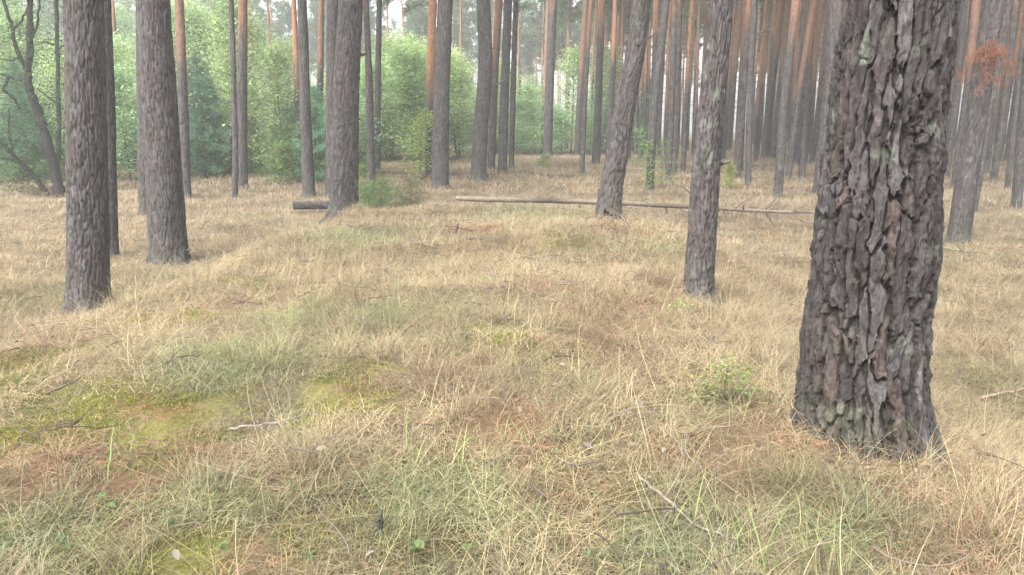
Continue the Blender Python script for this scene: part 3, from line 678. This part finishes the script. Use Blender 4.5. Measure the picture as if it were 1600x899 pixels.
# ------------------------------------------------------------------ the dark crooked broadleaf trees by the left edge
def dark_tree(label, limbs, Yoff=0, foliage=None):
    B, t = ground(*limbs[0][0][0]); root = thing('crooked_tree', label, 'tree', B)
    rng = np.random.default_rng(int(B[1]*100))
    for k, (pp, w0, w1) in enumerate(limbs):
        Q = np.array([at_y(a, b, B[1]) for a, b in pp])-B
        if k == 0: Q[0] = (Q[0][0], 0, -.1)
        s = np.linspace(0, len(Q)-1, 8*len(Q)); R_ = np.stack([np.interp(s, np.arange(len(Q)), Q[:, c]) for c in range(3)], 1)
        for _ in range(3): R_[1:-1] = (R_[:-2]+R_[1:-1]*2+R_[2:])/4
        R_[1:, 1] += np.cumsum(rng.normal(0, .02, len(R_)-1))
        rr = np.linspace(w0, w1, len(R_))/2*t/FPX*(1+.1*rng.normal(0, 1, len(R_)))
        o = obj('trunk' if k == 0 else 'limb', MB().tube(R_, rr, 9, (.032, .029, .027)).mesh('limb', M_WOOD), root)
    if foliage:
        mb = MB(); n, boxes = foliage
        for (x0, y0, x1, y1) in boxes:
            a = at_y(x0, y1, B[1])-B; b = at_y(x1, y0, B[1])-B; P = rng.uniform(0, 1, (n, 3))*np.array([b[0]-a[0], 2.6, b[2]-a[2]])+np.array([a[0], -1.0, a[2]])
            keep = fbm(P[:, 0]*2.2, P[:, 1]*2.2, P[:, 2]*3.2, 8, 3) > -.02; P = P[keep]; m = len(P)
            A = unit(rng.normal(0, 1, (m, 3))*np.array([1, 1, .4])); Bv = unit(np.cross(A, rng.normal(0, .4, (m, 3))+np.array([0, 0, 1]))); s = .06*rng.uniform(.6, 1.3, (m, 1))
            v, f = quads_at(P, A, Bv, s, s*.6); mb.add(v, f, np.repeat(np.array([.085, .14, .07])*rng.uniform(.6, 1.4, (m, 1)), 4, 0))
            for q in range(26):
                p = P[rng.integers(0, m)]; mb.tube(branch_path(p, rng.normal(0, 1, 3)*np.array([1, .6, .4]), rng.uniform(.4, 1.1), 6, .2, .2, rng), np.linspace(.009, .003, 6), 3, (.07, .06, .05), cap=False)
        obj('crown', mb.mesh('crown', M_FOL, False), root)
    return root
dark_tree('dark crooked broadleaf tree with forked bare limbs near the left edge', [
    ([(95, 313), (82, 250), (66, 195), (50, 145), (42, 117), (46, 70), (41, 0), (36, -90)], 17, 7),
    ([(44, 122), (36, 104), (22, 68), (18, 42), (4, 0), (-20, -60)], 7, 4), ([(20, 46), (34, 34), (46, 12), (52, -20)], 4, 2),
    ([(42, 126), (22, 124), (8, 118), (-20, 112)], 6, 3), ([(12, 122), (6, 142), (22, 156), (30, 170)], 5, 3), ([(46, 70), (56, 40), (60, 0), (66, -50)], 4, 2), ([(30, 88), (18, 95), (0, 92)], 3, 2)],
    foliage=(6000, [(-40, 40, 40, 260), (40, 60, 105, 200), (-60, -60, 60, 60)]))
dark_tree('low slanting dark trunk crossing behind the crooked tree by the left edge', [
    ([(80, 309), (62, 282), (36, 255), (10, 225), (-20, 190), (-60, 130)], 8, 5), ([(36, 255), (10, 248), (-20, 246)], 4, 2), ([(20, 236), (14, 200), (16, 170)], 3, 2)],
    foliage=(7500, [(-70, 150, 30, 290), (10, 200, 80, 296)]))
dark_tree('thin grey broadleaf tree behind the crooked tree with side twigs', [
    ([(90, 292), (88, 200), (84, 100), (82, 0), (82, -80)], 8, 5), ([(86, 82), (100, 74), (118, 66)], 3, 1.5), ([(88, 206), (104, 198), (122, 192)], 3, 1.5), ([(85, 70), (70, 66), (54, 70)], 3, 1.5), ([(87, 160), (74, 150), (62, 140)], 3, 1.5)],
    foliage=(4000, [(50, -60, 130, 60), (60, 120, 150, 240)]))

# ------------------------------------------------------------------ fallen wood
def fallen_pole():
    YB = bent[1][1]+.75; YS = .8
    a = at_y(712, 310, YB+YS)
    root = thing('fallen_pole', 'long pale barkless fallen pine pole with broken branch stubs lying across the grass', 'fallen trunk', (a[0], a[1], float(zt(a[0], a[1]))))
    O = np.array(root.location); px = [(712, 310), (740, 311), (800, 312.5), (870, 314), (940, 316), (1000, 319), (1060, 322.5), (1120, 326), (1180, 329.5), (1230, 331.5), (1262, 332), (1282, 335)]
    Q = np.array([at_y(u, v, YB+YS+(u-712)/570*YS*2) for u, v in px])-O
    s = np.linspace(0, len(Q)-1, 70); P = np.stack([np.interp(s, np.arange(len(Q)), Q[:, c]) for c in range(3)], 1)
    P[1:-1] += RNG.normal(0, .004, (68, 3)); r = np.interp(s, [0, 1, 5, 8, 10, 11], [.04, .056, .052, .04, .025, .012])
    c = np.array([.155, .125, .097])*(1+.9*fbm(s*1.1, 0, 0, 6)[:, None]); cc = np.repeat(np.vstack([c[:1], c, c[-1:]]), 10, 0)
    obj('trunk', MB().tube(P, r, 10, cc).mesh('pole_trunk', M_WOOD), root)
    tw = [(772, 310, 783, 292), (838, 312, 846, 301), (900, 315, 908, 326), (985, 318, 992, 330), (1012, 320, 1022, 338), (1035, 322, 1043, 333), (1060, 324, 1078, 337), (1080, 302, 1063, 291),
          (1122, 327, 1124, 355), (1132, 328, 1140, 345), (1140, 328, 1142, 346), (1144, 326, 1181, 306), (1178, 329, 1182, 339), (1196, 330, 1203, 345), (1200, 331, 1210, 356), (1195, 329, 1229, 294), (1204, 328, 1222, 308), (1160, 328, 1164, 318), (1238, 331, 1262, 320), (1220, 332, 1250, 343), (1250, 343, 1276, 352), (1000, 317, 1010, 308), (860, 313, 865, 306), (930, 316, 940, 322)]
    for x0, y0, x1, y1 in tw:
        Y = YB+YS+(x0-712)/570*YS*2; p = at_y(x0, y0, Y)-O; q = at_y(x1, y1, Y+RNG.uniform(-.25, .12))-O; n = 6; u = np.linspace(0, 1, n)[:, None]
        w_ = p*(1-u)+q*u; w_[1:-1] += RNG.normal(0, .018, (n-2, 3))
        obj('branch', MB().tube(w_, np.linspace(.022, .008, n), 5, (.15, .12, .095)).mesh('branch', M_WOOD), root)
fallen_pole()

def short_log():
    Y = cracked[1][1]+2.6; a = at_y(458, 321, Y); b = at_y(545, 320, Y+.4); g = float(zt(a[0], Y)); a[2] = max(a[2], g+.07)
    root = thing('short_log', 'short thick dark-barked log with a splintered end behind the cracked pine', 'log', (a[0], a[1], g)); O = np.array(root.location)
    zs = np.linspace(0, 1, 60); D = (b-a); Ln = np.linalg.norm(D); D /= Ln; U = np.array([0, 0, 1.]); S_ = np.cross(D, U)
    V, F, col, ID, e = trunk_arrays(lambda z: (z*0, z*0), lambda z: .105+.0*np.asarray(z), zs*Ln+1., 60, 550, .045, .16, .022, 0., None)
    rag = .05*fbm(np.arctan2(V[:, 1], V[:, 0])*2, 0, 0, 5); W = a-O+D*(V[:, 2:]-1.+((V[:, 2:] < 1.02)*rag[:, None]))+S_*V[:, :1]+U*V[:, 1:2]
    mb = MB().add(W, F, col*1.15); obj('bark', mb.mesh('log_bark', M_BARK), root)
    a0 = a-O+D*.03; mb = MB()
    mb.tube(np.array([a0, a0+D*.05]), .09, 14, (.34, .2, .14)); obj('cut_end', mb.mesh('cut_end', M_WOOD), root)
    for k in range(3):
        p = a-O+D*(.12+.15*k)-U*.06; obj('splinter', MB().tube(branch_path(p, (-.5+.3*k, -.2, -.6), .13, 5, 0, .1), np.linspace(.014, .004, 5), 5, (.16, .12, .1)).mesh('splinter', M_WOOD), root)
short_log()

def stick(label, pts, wpx, col=(.15, .12, .10), lift=.02, side=(), name='twig', upright=False):
    G = [ground(*p) for p in pts]; t = G[0][1]; B = G[0][0]
    if upright: Q = np.array([at_y(px, py, B[1]) for px, py in pts])-B; Q[0][2] = -.03
    else: Q = np.array([g[0] for g in G])-B; Q[:, 2] += lift
    root = thing(name, label, 'twig', B)
    s = np.linspace(0, len(Q)-1, 14); P = np.stack([np.interp(s, np.arange(len(Q)), Q[:, c]) for c in range(3)], 1); L_ = np.linalg.norm(P[-1]-P[0])
    P[1:-1] += RNG.normal(0, .009*L_, (12, 3))
    r = wpx/2*t/FPX; obj('stem', MB().tube(P, np.linspace(r, r*.45, 14)*(1+.12*RNG.normal(0, 1, 14)), 7, col).mesh('stem', M_WOOD), root)
    for k in range(3 if L_ > .25 else 1):
        i = RNG.integers(4, 11); d = unit(P[i+1]-P[i-1]+RNG.normal(0, .12, 3)+np.array([RNG.uniform(-.06, .06), 0, .03])*L_)
        obj('side_twig', MB().tube(branch_path(P[i], d, L_*RNG.uniform(.2, .4), 6, 0, .15), np.linspace(r*.5, r*.2, 6), 5, col).mesh('side_twig', M_WOOD), root)
stick('long pale grey stick lying aslant in the foreground grass', [(995, 757), (1030, 792), (1075, 828), (1140, 866)], 6, (.19, .155, .125), .05)
stick('short dark twig lying on yellow moss near the left edge', [(76, 634), (104, 622), (130, 611)], 4, (.11, .09, .075), .07)
stick('dark forked twig lying near the small moss patch on the mound', [(586, 429), (606, 433), (624, 444)], 4, (.09, .075, .07), .06)
stick('dark thin stick below the twiggy shrub on the mound', [(641, 384), (656, 389), (672, 394)], 3, (.10, .085, .075), .06)
stick('small dark stick by the needle heap under the cracked pine', [(543, 358), (562, 363), (600, 366)], 3, (.10, .085, .075), .06)
stick('pale brown stick on the grass beside the leaning pine', [(1470, 394), (1500, 398), (1540, 401)], 3.5, (.2, .16, .12), .07)
stick('stick lying in the grass by the right edge', [(1530, 636), (1565, 628), (1606, 622)], 6, (.2, .15, .115), .08)
stick('grey curved branch lying in the moss at lower left', [(360, 690), (400, 686), (450, 678), (500, 660)], 4, (.19, .165, .15), .07)
stick('thin brown branch lying in the red needles left of the thick pine', [(1060, 697), (1110, 690), (1180, 684)], 4, (.16, .115, .09), .07)
stick('small upright bare twig in the grass right of the thick pine', [(1489, 606), (1494, 592), (1500, 574)], 4, (.12, .1, .085), upright=True)
stick('small upright bare twig left of the first large pine', [(72, 508), (64, 494), (58, 480)], 3, (.12, .1, .085), upright=True)
stick('dark broken peg sticking up in the foreground grass', [(597, 842), (594, 822), (596, 798)], 13, (.055, .048, .042), upright=True)
stick('dark little stub beside the reddish dead branch', [(714, 372), (712, 362), (716, 350)], 6, (.07, .06, .055), upright=True)
stick('curled root-like twig in the grass before the bent pine', [(918, 350), (930, 358), (940, 360), (936, 345)], 4, (.15, .11, .085), .07)

# dead reddish branch lying on the mound
P, t = ground(742, 366); root = thing('dead_pine_branch', 'rust-red dead pine branch lying on the mound before the pale pole', 'branch', P); rng = np.random.default_rng(3); mbw, mbn = MB(), MB()
for a in (-.5, .2, .9, 2.6, 3.3):
    p = branch_path((0, 0, .05), (math.cos(a), math.sin(a)*.6, .22), rng.uniform(.25, .5), 7, .3, .1, rng); mbw.tube(p, np.linspace(.011, .003, 7), 5, (.16, .09, .065))
    q = p[2:].repeat(4, 0)+rng.normal(0, .02, (20, 3)); needle_tufts(mbn, q, unit(rng.normal(0, 1, (20, 3))), .07, 9, .003, (.25, .125, .08), rng)
obj('stem', mbw.mesh('stem', M_WOOD), root); obj('needles', mbn.mesh('needles', M_NEEDLE, False), root)

# ------------------------------------------------------------------ seedlings in front: every leaf a piece
def leaf_mesh(col, L_=.05, W_=.03):
    u = np.linspace(0, 1, 6); v = []; 
    for a in u:
        h = W_*math.sin(math.pi*min(.97, a*.92+.05))**.8; z = -.25*L_*a*a
        v += [(a*L_, -h*.5, z+.12*h), (a*L_, 0, z), (a*L_, h*.5, z+.12*h)]
    f = [(3*i+k, 3*i+k+1, 3*i+k+4, 3*i+k+3) for i in range(5) for k in (0, 1)]
    return mk_mesh('leaf', np.array(v), np.array(f), M_FOL, np.tile(np.array(col), (18, 1)))
LEAF = [leaf_mesh((.14, .19, .085), .045, .026), leaf_mesh((.16, .2, .09), .04, .026), leaf_mesh((.12, .17, .08), .045, .024)]
for i, (px, py, nl, s, lab) in enumerate(((172, 812, 6, 1.0, 'pale green rosette seedling in dry grass at lower left'), (455, 782, 5, .8, 'small three-leaved seedling in the grass left of the dark peg'), (648, 893, 9, 1.0, 'leafy bright seedling at the bottom edge below the dark peg'),
        (932, 893, 6, .8, 'small seedling at the bottom edge near the long pale stick'), (285, 845, 5, .75, 'tiny seedling at the edge of the lower-left moss'), (345, 880, 6, .8, 'seedling on the lower-left moss by the bottom edge'), (90, 892, 6, 1., 'seedling in the bottom corner at the left'), (335, 803, 4, .7, 'tiny pale seedling above the lower-left moss'),
        (735, 893, 6, .9, 'seedling at the bottom edge left of the green grass'), (1010, 880, 4, .7, 'tiny seedling under the long pale stick'), (470, 893, 5, .8, 'seedling at the bottom edge left of the peg'))):
    P, t = ground(px, py); root = thing('seedling', lab, 'seedling', P); rng = np.random.default_rng(600+i)
    st = branch_path((0, 0, -.01), (rng.normal(0, .2), rng.normal(0, .2), 1), .10*s+.03, 6, 0, .1, rng); obj('stem', MB().tube(st, np.linspace(.0025, .0012, 6), 5, (.16, .2, .09)).mesh('stem', M_WOOD), root)
    for k in range(nl):
        l = obj('leaf', LEAF[(i+k) % 3], root, tuple(st[3+k % 3])); l.rotation_euler = (rng.normal(0, .25), rng.uniform(-.45, .25), k*2.4+rng.normal(0, .3)); q = s*rng.uniform(.65, 1.1); l.scale = (q, q, q)

# pale fallen leaves and bark flakes one can pick out
flm = [leaf_mesh((.26, .21, .16), .042, .024), leaf_mesh((.22, .155, .115), .05, .024), leaf_mesh((.29, .255, .23), .04, .022)]
for i, (px, py, s, lab) in enumerate(((614, 597, .9, 'pale dry leaf lying on the grass near the middle of the foreground'), (562, 603, .8, 'cream dry leaf left of another pale leaf on the mound'), (832, 470, 1.7, 'whitish dry leaf on the slope below the moss patch'), (293, 692, 1.4, 'pinkish dry leaf below the left moss'), (98, 606, 1.2, 'pale grey bark flake near the short dark twig'),
        (275, 886, 1.3, 'white bark flake at the bottom edge on the moss'), (370, 855, .8, 'pale flake on the lower-left moss'), (743, 759, .8, 'pale dry leaf right of the grass blades in front'), (1037, 718, .9, 'whitish leaf in the red needles left of the thick pine'), (1440, 748, 1.3, 'pale curled leaf at the foot of the thick pine'), (1432, 768, .9, 'smaller pale leaf below the curled one at the thick pine'),
        (910, 712, 1.4, 'tan bark flake in the front needles'), (1140, 720, 1.1, 'pinkish leaf between the needles and the thick pine'), (495, 716, .9, 'pale pinkish leaf in the grass above the dark peg'), (585, 884, .9, 'pale leaf by the bottom edge near the peg'), (30, 694, 1.1, 'pale leaf by the left edge under the moss'), (345, 684, .9, 'cream leaf at the end of the grey curved branch'))):
    P, t = ground(px, py); P[2] += .06; o = obj('fallen_leaf', flm[i % 3], None, P); o.rotation_euler = (RNG.normal(.1, .12), RNG.normal(0, .12), RNG.uniform(0, 6.28)); o.scale = (s, s, s); tag(o, lab, 'leaf')

# ------------------------------------------------------------------ grass
def clump(seed, n, rad_, L0, L1, wd, lay=.8, seg=5, colv=.25, stiff=.5):
    rng = np.random.default_rng(seed); n_ = n
    a = rng.uniform(0, 6.28, n_); r = rad_*np.sqrt(rng.random(n_)); root = np.stack([r*np.cos(a), r*np.sin(a), np.full(n_, -.015)], 1)
    az = rng.normal(0, 1.25, n_)+rng.uniform(0, 6.28)*(rng.random(n_) < .45); Ln = rng.uniform(L0, L1, n_); d = np.stack([np.cos(az), np.sin(az), 0*az], 1)
    e0 = np.clip(rng.normal(stiff, .3, n_), .05, 1.25); bend = rng.uniform(.6, 1.9, n_)*lay; curl = rng.normal(0, .7, n_)
    p = root.copy(); V = []; 
    for k in range(seg+1):
        u = k/seg; el = e0*1.2-bend*u; az2 = az+curl*u; dd = np.stack([np.cos(az2)*np.cos(el), np.sin(az2)*np.cos(el), np.sin(el)], 1)
        sd = np.stack([-np.sin(az2), np.cos(az2), 0*az2], 1); ww = wd*rng.uniform(.7, 1.2)*(1-u**2*.85)*.5
        V.append(np.stack([p-sd*ww, p+sd*ww], 1)); p = p+dd*(Ln/seg)[:, None]; p[:, 2] = np.maximum(p[:, 2], .004+.03*_h(np.arange(n_), np.arange(n_)*0+k, np.arange(n_)*0, seed))
    V = np.stack(V, 1); nv = (seg+1)*2; i = np.arange(n_)[:, None]*nv; k = np.arange(seg)[None]*2
    F = np.stack([i+k, i+k+1, i+k+3, i+k+2], -1).reshape(-1, 4); c = np.where(rng.random((n_, 1)) < .3, rng.uniform(.35, .65, (n_, 1)), rng.uniform(1-colv*.7, 1+colv, (n_, 1)))*np.array([1, 1, 1])+rng.normal(0, .05, (n_, 3))*np.array([1, .5, .3])
    return mk_mesh('clump', V.reshape(-1, 3), F, M_GRASS, np.repeat(c, nv, 0))
G_NEAR = [clump(700+i, 75, .14, .09, .25, .0022, .9, 7, .5, .22) for i in range(7)]
G_TUFT = [clump(720+i, 75, .07, .20, .42, .0022, .85, 7, stiff=.95) for i in range(4)]
G_STALK = [clump(730+i, 7, .10, .30, .52, .0018, .35, 6, stiff=1.0) for i in range(3)]
G_MID = [clump(740+i, 85, .28, .10, .27, .0042, .9, 5, .45) for i in range(5)]
G_FAR = [clump(750+i, 80, .6, .13, .30, .011, .8, 4, stiff=.7) for i in range(4)]
G_LAY = [clump(760+i, 28, .16, .22, .5, .0024, .35, 7, .45, .15) for i in range(4)]
GT = G_NEAR+G_TUFT+G_STALK+G_MID+G_FAR+G_LAY
STRAW, PINK, GRN, BLU = np.array([.415, .345, .22]), np.array([.43, .35, .25]), np.array([.235, .275, .12]), np.array([.22, .275, .165])
rng = np.random.default_rng(55)
def field_pts(n, y0, y1, pw, kx=.8, mx=1.2):
    y = y0+(y1-y0)*rng.random(n)**pw; xw = kx*y+mx; keep = rng.random(n) < xw/(kx*y1+mx); y = y[keep]; xw = kx*y+mx
    return rng.uniform(-1, 1, len(y))*xw, y
PP, II, SS, TT = [], [], [], []
def put(x, y, ids, s0, s1, thin=True):
    m = field(MOSS_B, x, y, 21); nd = np.maximum(field(NEED_B, x, y, 31)*.75, np.clip(fbm(x*.9, y*.9, 0, 61)*1.6-.25, 0, .55)); g = np.maximum(field(GREEN_B, x, y, 41), np.clip(fbm(x*.6, y*.6, 0, 81)*1.4-.3, 0, .35))
    if thin:
        patch = .5+1.1*fbm(x*1.3, y*1.3, 3, 95); k = rng.random(len(x)) > np.clip(np.maximum(m*.8, nd*.75)+(.35-patch*.4), 0, .9); x, y, m, nd, g = x[k], y[k], m[k], nd[k], g[k]
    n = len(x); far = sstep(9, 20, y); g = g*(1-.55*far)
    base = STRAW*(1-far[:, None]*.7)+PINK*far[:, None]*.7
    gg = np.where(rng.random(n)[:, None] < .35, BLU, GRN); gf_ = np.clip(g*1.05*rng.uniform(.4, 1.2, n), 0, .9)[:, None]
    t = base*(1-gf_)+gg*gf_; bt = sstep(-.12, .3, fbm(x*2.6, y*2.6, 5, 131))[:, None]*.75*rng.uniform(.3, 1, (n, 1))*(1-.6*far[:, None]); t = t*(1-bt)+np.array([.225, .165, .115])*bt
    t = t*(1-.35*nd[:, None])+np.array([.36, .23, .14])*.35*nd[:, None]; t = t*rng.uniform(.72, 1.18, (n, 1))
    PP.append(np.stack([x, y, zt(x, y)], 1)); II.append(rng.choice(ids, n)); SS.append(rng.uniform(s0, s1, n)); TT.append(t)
A0, A1, A2, A3, A4 = len(G_NEAR), len(G_NEAR)+len(G_TUFT), len(G_NEAR)+len(G_TUFT)+len(G_STALK), len(GT)-len(G_FAR)-4, len(GT)-4
x, y = field_pts(23000, .6, 11, .8); put(x, y, np.arange(0, A0), .7, 1.2)
x, y = field_pts(12000, .6, 12, .8); put(x, y, np.arange(A4, A4+4), .7, 1.2)
x, y = field_pts(3600, .6, 11, .8); cl = fbm(x*.8, y*.8, 9, 33) > -.05; put(x[cl], y[cl], np.arange(A0, A1), .6, 1.1)
x, y = field_pts(1000, .8, 12, .8); put(x, y, np.arange(A1, A2), .7, 1.2, False)
x, y = field_pts(30000, 8, 24, .85, .78, 1.); put(x, y, np.arange(A2, A3), .75, 1.25)
x, y = field_pts(26000, 19, 85, 1.1, .78, 2.); put(x, y, np.arange(A3, A4), .8, 1.35, False)
P = np.vstack(PP); n = len(P); rot = np.stack([rng.normal(0, .06, n), rng.normal(0, .06, n), rng.normal(.3, 1.2, n)+(rng.random(n) < .3)*3.1], 1)
s = np.concatenate(SS)
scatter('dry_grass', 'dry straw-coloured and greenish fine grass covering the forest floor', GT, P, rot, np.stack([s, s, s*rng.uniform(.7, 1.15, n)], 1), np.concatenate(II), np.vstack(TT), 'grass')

# moss cushions, needle litter, crumbs of bark and leaf
def litter_clump(seed, n, rad_, L0, L1, wd, up, h):
    rng = np.random.default_rng(seed); a = rng.uniform(0, 6.28, n); r = rad_*np.sqrt(rng.random(n)); P = np.stack([r*np.cos(a), r*np.sin(a), rng.uniform(0, h, n)], 1)
    A = unit(np.stack([rng.normal(0, 1, n), rng.normal(0, 1, n), rng.normal(up, .25, n)], 1)); B_ = unit(np.cross(A, rng.normal(0, 1, (n, 3))))
    v, f = quads_at(P, A, B_, rng.uniform(L0, L1, (n, 1)), wd); c = np.repeat(rng.uniform(.6, 1.35, (n, 1))*np.ones((1, 3)), 4, 0); return mk_mesh('litter', v, f, M_LITTER, c, False)
ML = [litter_clump(800+i, 330, .11, .008, .02, .0035, 1.2, .016) for i in range(4)]
NL = [litter_clump(810+i, 90, .15, .04, .075, .0022, .05, .03) for i in range(4)]
LL = [litter_clump(820+i, 5, .2, .02, .045, .018, .15, .05) for i in range(4)]
def cover(name, label, cat, tm, n, B, seed, thr, cols, zoff=0., everywhere=0.):
    x, y = field_pts(n, .8, 17, .8); f = field(B, x, y, seed); k = (f > thr*rng.uniform(.6, 1.4, len(x))) | (rng.random(len(x)) < everywhere); x, y = x[k], y[k]; m = len(x)
    rot = np.stack([x*0, x*0, rng.uniform(0, 6.28, m)], 1); s = rng.uniform(.7, 1.4, m)[:, None]*np.ones((1, 3)); cc = np.array(cols)[rng.integers(0, len(cols), m)]*rng.uniform(.75, 1.25, (m, 1))
    scatter(name, label, tm, np.stack([x, y, zt(x, y)+zoff], 1), rot, s, rng.integers(0, len(tm), m), cc, cat)
cover('moss', 'yellow-green moss cushions between the grass', 'moss', ML, 22000, MOSS_B, 21, .3, [(.21, .215, .05), (.25, .245, .06), (.16, .18, .05)], 0, .015)
cover('needle_litter', 'rust-brown fallen pine needles in patches on the ground', 'needles', NL, 16000, NEED_B, 31, .35, [(.27, .155, .095), (.26, .18, .125), (.31, .175, .11)], .01, .16)
cover('leaf_litter', 'scattered small dry leaf and bark crumbs in the grass', 'litter', LL, 2600, NEED_B, 31, .4, [(.2, .15, .115), (.16, .105, .075), (.22, .185, .155)], .03, .2)

def twig_clump(seed):
    rng = np.random.default_rng(seed); mb = MB()
    for k in range(3):
        a = rng.uniform(0, 6.28); p = branch_path(np.append(rng.normal(0, .08, 2), .03+.02*k), (math.cos(a), math.sin(a), rng.normal(0, .12)), rng.uniform(.08, .3), 6, .1, .16, rng)
        mb.tube(p, np.linspace(.0032, .0012, 6), 4, np.array([1, 1, 1])*rng.uniform(.6, 1.3))
    return mb.mesh('twig_litter', M_LITTER)
cover('twig_litter', 'small brown and grey dead twigs scattered through the grass', 'twigs', [twig_clump(840+i) for i in range(6)], 2300, NEED_B, 31, .35, [(.10, .08, .07), (.16, .13, .11), (.2, .175, .15)], .03, .5)

# coarse green blades standing in front
def blades(px, py, label, n, L_, col, seed, spread=.09):
    P, t = ground(px, py); rng = np.random.default_rng(seed); root = thing('grass_tuft', label, 'grass tuft', P)
    for k in range(n):
        a = rng.uniform(0, 6.28); el = rng.uniform(.95, 1.45); Ln = L_*rng.uniform(.55, 1.1); p = np.array([rng.normal(0, spread), rng.normal(0, spread), -.02]); mb = MB(); vs = []
        for q in range(9):
            u = q/8; e_ = el-rng.uniform(.5, 1.0)*u*u; w_ = .0055*(1-u**2)*.5+.0004; sd = np.array([-math.sin(a), math.cos(a), 0]); vs += [p-sd*w_, p+sd*w_]; p = p+np.array([math.cos(a)*math.cos(e_), math.sin(a)*math.cos(e_), math.sin(e_)])*Ln/8
        obj('blade', mk_mesh('blade', np.array(vs), np.array([(2*i, 2*i+1, 2*i+3, 2*i+2) for i in range(8)]), M_FOL, np.tile(np.array(col)*rng.uniform(.75, 1.25), (18, 1))), root)
blades(1212, 892, 'tall green grass blades at the bottom edge left of the thick pine', 12, .36, (.28, .37, .13), 1, .05)
blades(700, 735, 'thin green grass blades in the middle of the foreground', 9, .26, (.28, .36, .15), 2)
blades(805, 700, 'short bright green grass blades right of the thin foreground blades', 8, .18, (.28, .38, .13), 3, .06)
blades(1090, 820, 'green grass blades beside the long pale stick', 10, .25, (.26, .33, .12), 4)
blades(880, 850, 'pale grass blades above the bottom edge left of the stick', 8, .24, (.36, .38, .2), 5)
blades(185, 735, 'green grass blades below the left moss', 9, .2, (.26, .36, .15), 6, .08)

# ------------------------------------------------------------------ misty air
hz = bpy.data.materials.new('haze'); hz.use_nodes = True; n = hz.node_tree; n.nodes.clear()
ho = n.nodes.new('ShaderNodeOutputMaterial'); hv = n.nodes.new('ShaderNodeVolumePrincipled'); hv.inputs['Color'].default_value = (.93, .97, .97, 1); hv.inputs['Density'].default_value = .0024; hv.inputs['Anisotropy'].default_value = .1
n.links.new(hv.outputs[0], ho.inputs['Volume'])
v = np.array([(a, b, c) for c in (-2.5, 25) for b in (-310, 325) for a in (-310, 310)]); f = np.array([(0, 2, 3, 1), (4, 5, 7, 6), (0, 1, 5, 4), (2, 6, 7, 3), (0, 4, 6, 2), (1, 3, 7, 5)])
tag(obj('haze', mk_mesh('haze', v, f, hz, None, False)), 'thin pale morning mist filling the wood', 'haze', None, 'stuff')
